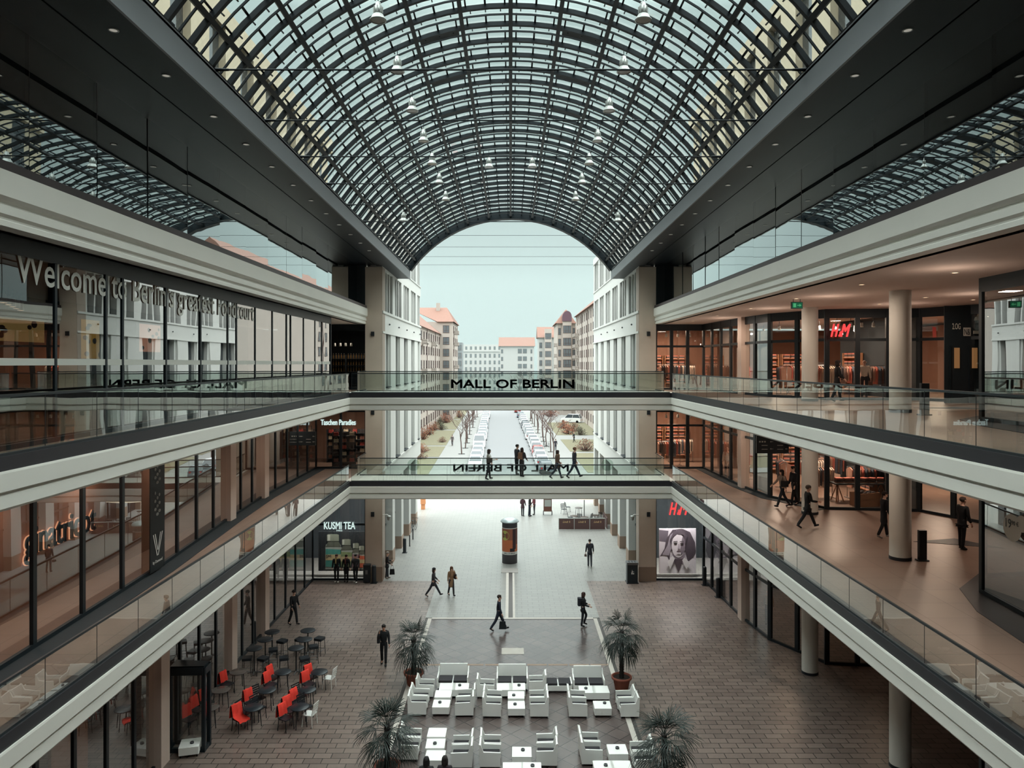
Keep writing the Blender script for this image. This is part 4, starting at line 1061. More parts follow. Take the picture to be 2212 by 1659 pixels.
# ================================================================ CAFE
BK = M['blackpl']
def bar_table(label):
    t = thing('bar_table', label, 'bar table', (0,0,0), 0, 'tall round bar tables')
    part('table_top', MB().lathe([(0.001,1.06),(0.335,1.06),(0.345,1.07),(0.345,1.09),(0.335,1.10),(0.001,1.10)], n=28, cap=False), BK, t)
    part('post', MB().tube([(0,0,0.04),(0,0,1.06)], 0.03, 10), M['rail'], t)
    for k in range(4): a = PI/4+k*PI/2; part('foot', MB().tube([(0,0,0.07),(0.30*math.cos(a),0.30*math.sin(a),0.02)], [0.025,0.018], 8), M['chrome'], t)
    return t
def bar_stool(label):
    t = thing('bar_stool', label, 'bar stool', (0,0,0), 0, 'square black bar stools')
    part('seat', MB().cbox((0,0,0.68),0.40,0.40,0.11,0,0.04), BK, t)
    for x in (-1,1):
        for y in (-1,1): part('leg', MB().tube([(x*0.19,y*0.19,0),(x*0.16,y*0.16,0.68)], 0.014, 6), M['rail'], t)
    part('footrest', MB().tube([(0.18,0.18,0.24),(-0.18,0.18,0.24),(-0.18,-0.18,0.24),(0.18,-0.18,0.24),(0.18,0.18,0.24)], 0.012, 6), M['chrome'], t)
    return t
def cafe_table(label, m):
    t = thing('cafe_table', label, 'cafe table', (0,0,0), 0, 'round cafe tables')
    part('table_top', MB().lathe([(0.001,0.71),(0.34,0.71),(0.35,0.72),(0.35,0.735),(0.34,0.745),(0.001,0.745)], n=28, cap=False), m, t)
    for k in range(4): a = PI/4+k*PI/2; part('leg', MB().tube([(0.30*math.cos(a),0.30*math.sin(a),0),(0.24*math.cos(a),0.24*math.sin(a),0.71)], 0.016, 8), BK, t)
    return t
def cafe_chair(label, m, name='cafe_chair', grp='black slatted cafe chairs'):
    t = thing(name, label, 'chair', (0,0,0), 0, grp)      # faces +X
    s = MB(); s.cbox((0,0,0.43),0.42,0.42,0.03,0,0.05); part('seat', s, m, t)
    b = MB()
    for y in (-0.19,0.19): b.tube([(-0.19,y,0.44),(-0.27,y,0.88)], 0.015, 6)
    for z in (0.55,0.63,0.71,0.79,0.87): b.cbox((-0.19-0.08*(z-0.44)/0.44,0,z-0.025),0.018,0.40,0.045)
    part('backrest', b, m, t)
    for x in (-1,1):
        for y in (-1,1): part('leg', MB().tube([(x*0.21,y*0.20,0),(x*0.18,y*0.18,0.43)], 0.014, 6), m, t)
    return t
def blanket(label, seed, long=False):
    rr = random.Random(seed); mb = MB(); path = [(-0.36,0.42),(-0.335,0.66),(-0.305,0.88),(-0.262,0.935),(-0.215,0.90),(-0.175,0.70),(-0.14,0.52)]
    if long: path += [(-0.05,0.475),(0.10,0.475),(0.25,0.46),(0.30,0.40)]
    n = 7; v = []; f = []
    for i,(x,z) in enumerate(path):
        for k in range(n):
            w = 0.17+0.05*(i/len(path) if not long else 0.9); y = (k/(n-1)-0.5)*2*w
            v.append((x+0.012*math.sin(k*2.1+seed)+rr.uniform(-.006,.006), y, z+0.01*math.cos(k*1.7+i)))
    for i in range(len(path)-1):
        for k in range(n-1): f.append((i*n+k,i*n+k+1,(i+1)*n+k+1,(i+1)*n+k))
    m2 = [(a+0.012,b,c+0.012) for a,b,c in v]; L = len(v)
    mb.add(v+m2, f+[tuple(i+L for i in reversed(q)) for q in f], True)
    edge = [k for k in range(n)]+[i*n+n-1 for i in range(1,len(path))]+[(len(path)-1)*n+k for k in range(n-2,-1,-1)]+[i*n for i in range(len(path)-2,0,-1)]
    mb.add([v[i] for i in edge]+[m2[i] for i in edge], [(i,(i+1)%len(edge),len(edge)+(i+1)%len(edge),len(edge)+i) for i in range(len(edge))])
    return single('blanket', mb, M['red'], label, 'blanket', 'red fleece blankets')
ZX = lambda u, v: (340+u/4.377, 1280+v/4.377)
bt, btu = bar_table('bar table prototype'), [0]
for (u,v), d in (((1085,368),'farthest left'),((1423,355),'farthest right'),((1020,440),'left one beside the pilaster'),((1392,440),'second on the right'),((915,524),'nearest left'),((1312,520),'nearest right')):
    place(bt, btu, f'tall round black bar table, {d} of the group', on(*ZX(u,v),1.10)*1.0-Vector((0,0,1.10)), rnd.uniform(0,1))
bs, bsu = bar_stool('bar stool prototype'), [0]
for (u,v), d in (((1180,448),'behind the nearest right bar table'),((1350,432),'by the second right bar table'),((1533,425),'farthest to the right'),((1475,500),'right of the second right bar table'),((1095,530),'left of the nearest right bar table'),
                 ((1000,612),'in front of the nearest left bar table'),((1196,608),'front middle of the group'),((1390,612),'front right of the group'),((850,610),'at the shop glass')):
    place(bs, bsu, f'square black bar stool, {d}', on(*ZX(u,v),0.79)-Vector((0,0,0.79)), rnd.uniform(-.5,.5))
ct = {}
DT = mat('dark table top',(34,40,46),0.35); LT = mat('grey table top',(92,84,80),0.25)
for (u,v), d, mm in (((1185,748),'left one in the back row',DT),((1530,746),'right one in the back row',DT),((1035,918),'left one in the middle row',DT),((1415,916),'right one in the middle row',DT),((905,1082),'left one in the front row',DT),((1342,1078),'right one in the front row',DT),
                     ((765,745),'beside the middle pilaster',LT),((600,916),'second along the shop glass',LT),((492,1082),'third along the shop glass',LT)):
    key = mm.name
    if key not in ct: ct[key] = [cafe_table('cafe table '+key, mm), [0]]
    place(ct[key][0], ct[key][1], f'round cafe table, {d}', on(*ZX(u,v),0.745)-Vector((0,0,0.745)), rnd.uniform(0,1))
cc, ccu = cafe_chair('cafe chair prototype', BK), [0]
CC = [((1095,745),'behind the left back-row table',1,0),((1070,805),'before the left back-row table',2,0),((1455,740),'behind the right back-row table',3,0),((1430,800),'before the right back-row table',4,0),
      ((890,975),'left of the left middle table',5,0),((960,930),'behind the left middle table',0,0),((1325,970),'left of the right middle table',6,0),((1345,915),'behind the right middle table',0,0),((1400,1010),'before the right middle table',0,0),
      ((780,1120),'at the left front table',7,1),((820,1070),'behind the left front table',0,0),((1255,1045),'behind the right front table',8,0),((1215,1115),'before the right front table',9,0),((955,1020),'right of the left middle table',0,0),
      ((660,800),'by the table at the middle pilaster',10,0),((470,970),'by the second table along the glass',11,0),((385,1040),'inside the vestibule line, upper one',12,0),((305,1130),'inside the vestibule line, lower one',13,0)]
for (u,v), d, bl, lg in CC:
    p = on(*ZX(u,v+5),0.70); p.z = 0; rz = math.radians(rnd.uniform(-38,-18))
    place(cc, ccu, f'black slatted cafe chair {d}', p, rz)
    if bl:
        o = blanket(f'red blanket over the chair {d}' if not lg else 'red blanket spread over back and seat of the front left cafe chair', bl, bool(lg)); o.location = p; o.rotation_euler = (0,0,rz)
wc = cafe_chair('white slatted chair at the back-row cafe table', M['white'], 'cafe_chair', None); p = on(*ZX(1625,905)); wc.location = p; wc.rotation_euler = (0,0,PI-0.25)
w2 = copy_tree(wc, 'white slatted chair at the front-row cafe table', on(*ZX(1440,1255)), PI-0.25)
# glass vestibule standing out from the left shop front
vs = structroot('window', 'dark framed glass vestibule projecting from the plaza-level left shops', 'vestibule')
PV = [(-11.95,26.5),(-10.75,26.4),(-10.75,25.95),(-11.9,25.9)]; fr = MB()
for a, b in zip(PV[:-1], PV[1:]):
    g = MB(); g.add([(a[0],a[1],0.15),(b[0],b[1],0.15),(b[0],b[1],2.7),(a[0],a[1],2.7)], [(0,1,2,3)]); part('pane', g, M['shopglass'], vs)
    obox(fr, a, b, 0.1, 0, 0.15); obox(fr, a, b, 0.14, 2.7, 2.95)
for p in PV: fr.cbox((p[0],p[1],0), 0.12, 0.12, 2.95)
part('frame', fr, M['frame'], vs); rf = MB(); rf.prism([(x,y) for x,y in PV], 2.95, 3.0); part('roof_panel', rf, M['frame'], vs)
# ================================================================ THE STREET
def xs(Y): return -0.018*(Y-113.0)
def sbox(mb, x0, x1, y0, y1, z0, z1, n=1):
    """strip that follows the street's slight skew"""
    v = [(x0+xs(y0),y0,z0),(x1+xs(y0),y0,z0),(x1+xs(y1),y1,z0),(x0+xs(y1),y1,z0)]
    v += [(a,b,z1) for a,b,_ in v]
    mb.add(v, [(0,3,2,1),(4,5,6,7),(0,1,5,4),(1,2,6,5),(2,3,7,6),(3,0,4,7)])
mb = MB(); sbox(mb,-6.1,5.2,78,430,-0.2,0.0); struct('floor', mb, M['asphalt'], 'pale wet asphalt of the street between the parked cars', 'road')
mb = MB(); sbox(mb,-60,-6.1,78,430,-0.2,0.02); sbox(mb,5.2,60,78,430,-0.2,0.02); struct('floor', mb, M['sidewalk'], 'pale pavements on both sides of the street', 'pavement')
mb = MB()
for y0, y1 in ((90,106),(107.5,121),(122.5,150),(152,178),(180,230)): sbox(mb,-30,-10.5,y0,y1,0,0.06)
for y0, y1 in ((92,112),(114,132),(140,170)): sbox(mb,9.2,30,y0,y1,0,0.06)
struct('floor', mb, M['grass'], 'strips of worn winter lawn beside the pavements', 'lawn')

# ---- parked cars
TYRE = mat('tyre',(26,28,30),0.8); CGL = mat('car window',(52,62,68),0.08,spec=0.8); CRED = mat('tail light',(170,40,40),0.3); CWH = mat('head light',(210,214,214),0.2)
def car_proto(name, label, col, van=False):
    t = thing(name, label, 'car', (0,0,0), 0, None)
    L, W, H = (4.9,1.95,2.0) if van else (4.25,1.76,1.46)
    bm_ = mat('car paint %d %d %d' % col, col, 0.25, spec=0.6, coat=0.4)
    zb = 0.22; zs = 1.15 if van else 0.86
    prof = [(-L/2,0.35),(-L/2+0.08,zb),(L/2-0.08,zb),(L/2,0.40),(L/2-0.03,0.66),(L/2-0.35,0.74 if not van else 1.0),(L/2-1.05,zs),(-L/2+0.55,zs+0.02),(-L/2+0.05,zs-0.08)]
    b = MB(); n = len(prof)
    v = []
    for x, k in ((-W/2,0.94),(-W/2+0.06,1.0),(W/2-0.06,1.0),(W/2,0.94)):
        v += [(x, y*(k*0.02+0.98), z if z < 0.5 else z-(0.03 if k < 1 else 0)) for y, z in prof]
    f = [tuple(range(n-1,-1,-1)), tuple(range(3*n,4*n))]
    for r_ in range(3):
        for i in range(n): f.append((r_*n+i,r_*n+(i+1)%n,(r_+1)*n+(i+1)%n,(r_+1)*n+i))
    b.add(v, f); part('body', b, bm_, t)
    c = MB(); y0, y1 = -L/2+0.12, L/2-1.1; a0, a1 = -L/2+0.55, L/2-1.85
    w0, w1 = W/2-0.05, W/2-0.22
    v = [(-w0,y0,zs-.02),(w0,y0,zs-.02),(w0,y1,zs-.02),(-w0,y1,zs-.02),(-w1,a0,H-.04),(w1,a0,H-.04),(w1,a1,H-.04),(-w1,a1,H-.04)]
    c.add(v, [(0,1,5,4),(1,2,6,5),(2,3,7,6),(3,0,4,7)]); part('windows', c, CGL, t)
    rf = MB(); rf.add([(-w1,a0,H-.05),(w1,a0,H-.05),(w1,a1,H-.05),(-w1,a1,H-.05),(-w1+.1,a0+.15,H),(w1-.1,a0+.15,H),(w1-.1,a1-.15,H),(-w1+.1,a1-.15,H)], [(0,3,2,1),(4,5,6,7),(0,1,5,4),(1,2,6,5),(2,3,7,6),(3,0,4,7)])
    for s in (-1,1):
        for (ya, yb) in ((y0,a0),(y1,a1)): rf.tube([(s*w0,ya,zs),(s*w1,yb,H-.04)], 0.035, 5)
        rf.tube([(s*(w0+.01),(y0+y1)/2,zs),(s*(w1+.01),(a0+a1)/2,H-.04)], 0.035, 5)
    part('roof', rf, bm_, t)
    for s in (-1,1):
        for y in (-L/2+0.78, L/2-0.82):
            wv = MB(); wv.lathe([(0.001,-0.1),(0.30,-0.1),(0.315,-0.06),(0.315,0.06),(0.30,0.1),(0.001,0.1)], n=16, cap=False)
            wv.xform(Matrix.Translation((s*(W/2-0.10),y,0.315)) @ Matrix.Rotation(PI/2,4,'Y')); part('wheel', wv, TYRE, t)
        part('tail_light', MB().box(s*W/2-s*0.30-0.1,s*W/2-s*0.30+0.1,-L/2-0.02,-L/2+0.1,0.62,0.80), CRED, t)
        part('head_light', MB().box(s*W/2-s*0.32-0.14,s*W/2-s*0.32+0.14,L/2-0.1,L/2+0.015,0.56,0.70), CWH, t)
    part('number_plate', MB().box(-0.26,0.26,-L/2-0.015,-L/2+0.02,0.42,0.52), M['white'], t)
    return t
bpy.context.view_layer.update()
cols = [((214,216,216),'white'),((196,200,202),'silver'),((158,164,168),'grey'),((96,104,112),'dark grey'),((58,66,74),'black'),((150,60,58),'red')]
protos = []
for c, nm in cols: protos.append([car_proto('parked_car', nm+' car prototype', c), [0], nm])
vanp = [car_proto('parked_van', 'white van prototype', (222,224,224), True), [0], 'white']
rc = random.Random(4)
seqL = [0,1,0,0,'v',1,0,2,0,1,3,0,0,1,2,0,1,0]; seqR = [3,1,0,5,0,1,0,0,2,1,0,4,0,1,0,2]
for seq, x0, ya, nm, flip in ((seqL,-4.85,97.5,'left',PI),(seqR,3.95,93.0,'right',0)):
    for k, c in enumerate(seq):
        Y = ya+5.75*k; pr = vanp if c == 'v' else protos[c]
        place(pr[0], pr[1], f'{pr[2]} {"van" if c == "v" else "car"} parked {ORD[k]} from the plaza in the {nm} row of the street', (x0+xs(Y)+rc.uniform(-.1,.1), Y, 0.0), flip+0.018)
bl = car_proto('driving_car', 'blue-grey car driving away along the empty street', (92,116,132)); bl.location = (gx(1124,187), 187, 0)
rd = copy_tree(protos[5][0], 'red car half hidden in front of the blue-grey car on the street', (gx(1118,206), 206, 0), 0)
wv = copy_tree(vanp[0], 'white van parked by the right apartment house beyond the bushes', (gx(1234,170), 170, 0.0), 1.2)

# ---- bare street trees
BARK = mat('street tree bark',(92,74,70),0.9,var=0.2,vscale=8)
def tree_mesh(seed, h=7.0):
    rr = random.Random(seed); mb = MB()
    def grow(p, d, L, r, lv):
        q = p+d*L*0.5+Vector((rr.uniform(-1,1),rr.uniform(-1,1),0))*L*0.05; e = q+(d+Vector((rr.uniform(-1,1),rr.uniform(-1,1),0.15))*0.12).normalized()*L*0.5
        mb.tube([p,q,e],[r,r*0.85,r*0.65],5 if lv < 2 else 4, False)
        if lv >= 4: return
        for k in range(3 if lv else 4):
            a = rr.uniform(0,2*PI); t = rr.uniform(0.55,1.0) if k else 1.0
            b = p.lerp(e,t); tilt = rr.uniform(0.35,0.9)
            nd = (d*math.cos(tilt)+Vector((math.cos(a),math.sin(a),0.15))*math.sin(tilt)).normalized()
            grow(b, nd, L*rr.uniform(0.5,0.68), r*0.5, lv+1)
    grow(Vector((0,0,0)), Vector((0,0,1)), h*0.48, 0.10, 0)
    return mb
tp = []
for s in range(3):
    t = thing('bare_tree', f'bare tree prototype {s}', 'tree', (0,0,0), 0, 'bare trees along the street')
    part('branches', tree_mesh(20+s), BARK, t)
    part('tree_guard', MB().lathe([(0.5,0.02),(0.52,0.05),(0.40,0.05),(0.40,0.02)], n=12, cap=False), M['rail'], t)
    tp.append([t,[0]])
bpy.context.view_layer.update()
for x0, ya, nm, n in ((-7.4,111,'left',11),(6.1,106,'right',11)):
    for k in range(n):
        Y = ya+7.6*k
        place(tp[k%3][0], tp[k%3][1], f'bare street tree, {ORD[k]} from the plaza in the {nm} row', (x0+xs(Y)+rc.uniform(-.3,.3), Y, 0.02), rc.uniform(0,6))
for i,(px,Y) in enumerate(((1120,255),(1140,262),(1160,232),(1176,228),(1012,300),(1045,315),(1075,320),(990,280))):
    copy_tree(tp[i%3][0], f'hazy bare tree before the far buildings, {["first","second","third","fourth","fifth","sixth","seventh","eighth"][i]} of eight', (gx(px,Y),Y,0.02), i*1.1, scale=1.7)
# ---- bushes
def bush_mesh(seed, n=420, tw=60):
    rr = random.Random(seed); lf = MB(); tg = MB()
    for k in range(tw):
        a = rr.uniform(0,2*PI); e = rr.uniform(0.25,1.45); d = Vector((math.cos(a)*math.cos(e),math.sin(a)*math.cos(e),math.sin(e)))
        tg.tube([Vector((d.x*.1,d.y*.1,0)), d*rr.uniform(0.7,1.05)],[0.02,0.006],4,False)
    for k in range(n):
        a = rr.uniform(0,2*PI); e = rr.uniform(0.0,1.5); r_ = rr.uniform(0.45,1.0)
        p = Vector((math.cos(a)*math.cos(e)*r_,math.sin(a)*math.cos(e)*r_,math.sin(e)*r_+0.08)); u = Vector((rr.uniform(-1,1),rr.uniform(-1,1),rr.uniform(-1,1))).normalized(); w_ = u.cross(Vector((rr.uniform(-1,1),rr.uniform(-1,1),rr.uniform(-1,1)))).normalized(); s = rr.uniform(0.04,0.08)
        lf.add([p-u*s,p+w_*s*.5,p+u*s,p-w_*s*.5],[(0,1,2,3)])
    return lf, tg
bcol = {'russet':mat('russet winter leaves',(150,96,74),0.9,var=0.3,vscale=4),'green':mat('dark evergreen leaves',(86,92,74),0.9,var=0.3,vscale=4),'brown':mat('brown leaves',(120,88,72),0.9,var=0.3,vscale=4)}
bp_ = {}
for i,(k,m) in enumerate(bcol.items()):
    t = thing('bush', k+' bush prototype', 'bush', (0,0,0), 0, 'bushes beside the street lawns'); a, b = bush_mesh(40+i)
    part('foliage', a, m, t); part('twigs', b, BARK, t); bp_[k] = [t,[0]]
bpy.context.view_layer.update()
for px, py, R_, k, d in ((914,950,2.3,'russet','largest on the left by the passage wall'),(927,940,2.1,'russet','second along the left lawn'),(938,930,1.9,'russet','third along the left lawn'),(953,929,1.5,'green','on the left lawn before the russet row'),
        (950,918,1.7,'green','far back on the left lawn'),(962,914,2.4,'russet','farthest on the left lawn'),(992,903,2.6,'russet','behind the left street trees'),(956,956,1.0,'brown','small and round at the left lawn edge'),(910,978,1.5,'russet','low one at the near end of the left lawn'),
        (908,992,1.2,'brown','lowest one at the passage wall end on the left'),(1218,926,1.8,'russet','farthest on the right lawn'),(1227,938,1.9,'russet','middle of the right lawn'),(1240,932,1.8,'brown','behind the person in black on the right'),(1264,974,1.9,'brown','big one nearest on the right lawn'),(1253,940,1.6,'green','beside the right apartment wall'),(1188,900,2.6,'russet','behind the right street trees')):
    p = on(px,py); rx_ = min(R_, max(0.7, (16.8 if p.y < 176 else 13.8)-abs(p.x))); place(bp_[k][0], bp_[k][1], f'{k} bush {d}', p, rc.uniform(0,6)).scale = (rx_,rx_,R_*0.95)

# ---- apartment houses
WALLC = mat('pale pink render',(172,163,155),0.85,var=0.06,vscale=0.3); WALLW = mat('white render',(168,168,165),0.85,var=0.05); ROOFC = mat('terracotta roof tiles',(116,84,72),0.85,var=0.15); WINF = mat('brown window frame',(88,66,62),0.5); WINP = mat('house window glass',(96,104,108),0.12,spec=0.8); GREYW = mat('grey glass tower',(120,124,126),0.4)
WM = {}
def winmesh(w, h, n):
    k = (w,h,n)
    if k not in WM:
        f = MB(); f.box(-w/2,w/2,-0.06,0.02,0,0.08); f.box(-w/2,w/2,-0.06,0.02,h-0.08,h); f.box(-w/2,w/2,-0.05,0.0,h*0.3,h*0.3+0.06)
        for i in range(n+1): x = -w/2+(w-0.08)*i/n; f.box(x,x+0.08,-0.06,0.02,0,h)
        p = MB(); p.box(-w/2+.05,w/2-.05,-0.02,0.01,0.05,h-.05)
        WM[k] = (f.mesh('window',WINF), p.mesh('pane',WINP))
    return WM[k]
def window(parent, x, y, z, rz, w=1.4, h=1.7, n=2):
    a, b = winmesh(w,h,n); o = obj('window', a, parent, (x,y,z)); o.rotation_euler = (0,0,rz); p = obj('pane', b, o)
def house(label, walls, m=WALLC, roof=None):
    t = thing('apartment_house', label, 'building', (0,0,0)); b = MB()
    for q in walls: b.box(*q)
    part('walls', b, m, t)
    if roof: part('roof', roof, ROOFC, t)
    return t
def gable(x0, x1, y0, y1, z0, zr_, along='y'):
    b = MB()
    if along == 'y':
        xm = (x0+x1)/2; v = [(x0,y0,z0),(x1,y0,z0),(xm,y0,zr_),(x0,y1,z0),(x1,y1,z0),(xm,y1,zr_)]
    else:
        ym_ = (y0+y1)/2; v = [(x0,y0,z0),(x0,y1,z0),(x0,ym_,zr_),(x1,y0,z0),(x1,y1,z0),(x1,ym_,zr_)]
    b.add(v, [(0,1,2),(3,5,4),(0,3,4,1),(1,4,5,2),(2,5,3,0)]); return b
def balcony(t, x, y, z, sx, sy):
    b = MB(); b.box(x-sx/2,x+sx/2,y-sy/2,y+sy/2,z,z+0.15)
    for q in range(2): b.box(x-sx/2,x+sx/2,y-sy/2,y-sy/2+.05,z+.15+q*.5,z+.2+q*.5)
    b.box(x-sx/2,x-sx/2+.06,y-sy/2,y+sy/2,z,z+1.0); b.box(x+sx/2-.06,x+sx/2,y-sy/2,y+sy/2,z,z+1.0); b.box(x-sx/2,x+sx/2,y-sy/2,y-sy/2+.06,z+.15,z+.95)
    part('balcony', b, WINF if False else WALLC, t)
rf = gable(-27.5,-16.6,100,178,20.6,25.2)
A = house('long pale apartment house with red roof on the left of the street', [(-27,-17,100,178,0,20.7)], WALLC, rf)
for fl in range(7):
    for k in range(11): window(A, -17.0, 132+4.4*k, 1.2+2.82*fl, PI/2, 1.5 if k%2 else 1.9, 1.75, 2)
    for yy in (141,158): balcony(A, -16.5, yy+2.0, 3.2+2.82*fl, 1.1, 2.2) if fl in (3,5) else None
for yy in (139.2,150.4,167): part('drain_pipe', MB().tube([(-16.93,yy,0),(-16.93,yy,20.5)], 0.07, 6), WINF, A)
h = MB(); h.add([(-17.6,177.6,23.6),(-13.6,177.6,23.6),(-13.6,197,23.6),(-17.6,197,23.6),(-26,186,27.6),(-16,186,27.6)], [(0,1,5,4),(1,2,5),(2,3,4,5),(0,4,3)])
B = house('projecting corner pavilion with hipped red roof on the left of the street', [(-26,-14.0,178,196.5,0,23.6)], WALLC, h)
for fl in range(8):
    window(B, -15.5, 178, 1.2+2.82*fl, 0, 1.5, 1.8, 2)
    for k in range(3): window(B, -14.0, 181.5+5.5*k, 1.2+2.82*fl, PI/2, 1.6, 1.8, 2)
    if fl in (4,6,7): balcony(B, -13.4, 183, 0.9+2.82*fl, 1.2, 2.4)
part('chimney', MB().box(-18.5,-17.6,184,185,25.5,28.6), WALLC, B)
C_ = house('slim grey stair tower beyond the left pavilion', [(-19.6,-17.2,262,270,0,21.0)], GREYW)
for fl in range(7): window(C_, -18.3, 262, 1.4+2.8*fl, 0, 1.8, 1.9, 2)
D_ = house('white long building closing the street at the far left', [(-24,-4.2,335,350,0,19.2),(-23.5,-4.6,336.5,349,19.2,22.2)], WALLW)
for fl in range(6):
    for k in range(9): window(D_, -22.3+2.15*k, 335, 1.2+3.0*fl, 0, 0.9, 1.7, 1)
for k in range(9): window(D_, -22.3+2.15*k, 336.5, 19.8, 0, 0.9, 1.5, 1)
part('cornice', MB().box(-24.2,-4.0,334.7,336.6,18.9,19.3), WALLW, D_)
E_ = house('cream building with pink roof standing across the street end', [(-4.2,9.4,296,306,0,20.6)], WALLW, gable(-4.8,9.8,295.4,306.6,20.5,24.2,'x'))
for fl in range(6):
    window(E_, -3.4, 296, 2.6+3.0*fl, 0, 0.8, 1.6, 1)
    for x in (4.0,6.0): window(E_, x-0.3, 296, 2.6+3.0*fl, 0, 1.6, 1.8, 2)
    window(E_, 8.3, 296, 2.6+3.0*fl, 0, 0.7, 1.6, 1)
F_ = house('apartment house with glazed bay tower far on the right', [(9.0,24,238,250,0,22.0)], WALLW, gable(8.6,24.4,237.5,250.5,21.9,25.6,'x'))
tw = MB(); tw.box(10.9,13.1,236.4,238,0,24.6); part('bay_tower', tw, WALLC, F_)
for fl in range(8): window(F_, 12.0, 236.4, 1.4+2.85*fl, 0, 1.9, 1.9, 3); window(F_, 9.7, 238, 1.4+2.85*fl, 0, 0.9, 1.8, 1) if fl < 7 else None
rf = gable(16.4,29,100,193,25.6,31.0)
G_ = house('long pale apartment house with steep red roof on the right of the street', [(17,28,100,193,0,25.7)], WALLC, rf)
for fl in range(9):
    for k in range(12): window(G_, 17.0, 138.5+4.5*k, 1.2+2.75*fl, -PI/2, 0.9 if k%3 else 1.6, 1.75, 1 if k%3 else 2)
for yy in (141,163,176): part('drain_pipe', MB().tube([(16.93,yy,0),(16.93,yy,25.4)], 0.07, 6), WINF, G_)
part('chimney', MB().box(21,22,172,174,28.5,32.2), WALLC, G_)
h = MB(); h.add([(11.9,195.4,24.2),(17.4,195.4,24.2),(17.4,213,24.2),(11.9,213,24.2),(15,200,28.2),(15,208,28.2)], [(0,1,4),(1,2,5,4),(2,3,5),(3,0,4,5)])
I_ = house('corner pavilion with dark domed bay window on the right of the street', [(12.4,17.2,196,212,0,24.3)], WALLC, h)
bay = MB(); bay.box(13.7,16.0,194.6,196,0,24.8); part('bay_tower', bay, WALLC, I_)
dm = MB(); n = 14; v = []
for i in range(n+1):
    a = PI*i/n
    for y in (194.4,197.4): v.append((14.85+1.2*math.cos(a), y, 25.9+1.5*math.sin(a)))
f = [(2*i,2*i+1,2*i+3,2*i+2) for i in range(n)]+[tuple(range(0,2*n+2,2)),tuple(range(2*n+1,0,-2))]
dm.add(v,f); dm.box(13.65,16.05,194.4,197.4,24.7,25.9); part('dome', dm, mat('aubergine metal roof',(92,70,80),0.5), I_)
for fl in range(8):
    window(I_, 14.85, 194.6, 1.2+2.85*fl+ (0.4 if fl == 7 else 0), 0, 2.1, 2.0, 3)
    for x in (12.95,16.75): window(I_, x, 196, 1.2+2.85*fl, 0, 0.7, 1.8, 1)
    if fl in (4,5,6): balcony(I_, 12.2, 197.5, 0.9+2.85*fl, 1.2, 2.0)
for x, y0 in ((16.4,186),(16.4,190)):
    for fl in (4,5,6,7): balcony(G_, 16.5, y0, 0.9+2.75*fl, 1.1, 2.2)
# ---- drifting winter haze over the street
hz, nt_, out_ = newmat('winter haze')
vs_ = nt_.nodes.new('ShaderNodeVolumeScatter'); vs_.inputs['Density'].default_value = 0.0085; vs_.inputs['Color'].default_value = (0.075,0.096,0.093,1)
nt_.links.new(vs_.outputs[0], out_.inputs['Volume'])
hb = MB(); hb.box(-70,70,216,420,-0.5,60); o = obj('haze', hb.mesh('haze', hz)); tag(o, 'thin winter haze hanging over the street', 'haze', None, 'stuff')
# ================================================================ PASSAGE OBJECTS
t = thing('advertising_column', 'round advertising column standing in the middle of the passage', 'advertising column', on(1101,1219))
t.location.y += 0.53
def wrap(mb, r, a0, a1, z0, z1, n=30):
    v = []
    for i in range(n+1):
        a = math.radians(a0+(a1-a0)*i/n)-PI/2; v += [(r*math.cos(a),r*math.sin(a),z0),(r*math.cos(a),r*math.sin(a),z1)]
    mb.add(v, [(2*i,2*i+2,2*i+3,2*i+1) for i in range(n)], True)
part('drum', MB().lathe([(0.52,0.0),(0.52,2.75)], n=40), mat('column anthracite',(62,60,64),0.5), t)
part('cap', MB().lathe([(0.53,2.75),(0.62,2.78),(0.63,2.84),(0.58,2.86),(0.56,2.92),(0.30,3.03),(0.001,3.06)], n=40, cap=False), mat('pale metal cap',(176,188,190),0.35,metal=0.3), t)
p = MB(); wrap(p,0.526,-86,86,0.62,2.42,24); po = part('poster', p, M['white'], t)
for nm, c, args in (('poster_floor',(196,110,72),(0.5285,-84,84,0.82,1.62)),('poster_backdrop',(150,92,72),(0.5285,-84,84,1.62,2.38)),('poster_figure',(58,36,42),(0.531,22,52,1.0,2.36)),('poster_figure',(90,46,46),(0.531,56,76,1.3,2.36)),('poster_shoe',(38,30,34),(0.5325,2,40,0.84,1.06))):
    q = MB(); wrap(q, *args); part(nm, q, mat('poster ink %d'%c[0]+nm, c, 0.6), po)
q = MB(); n = 24; v = [(0,0,0)]
vv = []
for i in range(n): 
    a = 2*PI*i/n; an = math.radians(-38+34*math.cos(a))-PI/2; vv.append((0.533*math.cos(an),0.533*math.sin(an),1.92+0.33*math.sin(a)))
an = math.radians(-38)-PI/2
q.add([(0.536*math.cos(an),0.536*math.sin(an),1.92)]+vv, [(0,i+1,(i+1)%n+1) for i in range(n)]); part('poster_badge', q, mat('lime print',(176,180,96),0.6), po)
def curved_text(s, mat_, parent, r, zc, width, height, ang=0.0, bold=0.01):
    me = text_mesh(s,1.0,depth=0.004,bold=bold,width=width,height=height); me.materials.clear(); me.materials.append(mat_)
    for vtx in me.vertices:
        a = (vtx.co.x-width/2)/r+math.radians(ang)-PI/2; rr_ = r-vtx.co.y; vtx.co = (rr_*math.cos(a), rr_*math.sin(a), zc+vtx.co.z)
    return obj('print', me, parent)
curved_text(TXT, M['letterdark'], po, 0.531, 0.68, 0.78, 0.09)
curved_text('OF BERLIN', M['letterdark'], po, 0.541, 1.94, 0.36, 0.085, -38)
curved_text('BERLIN', M['letterdark'], po, 0.541, 1.80, 0.30, 0.07, -38)
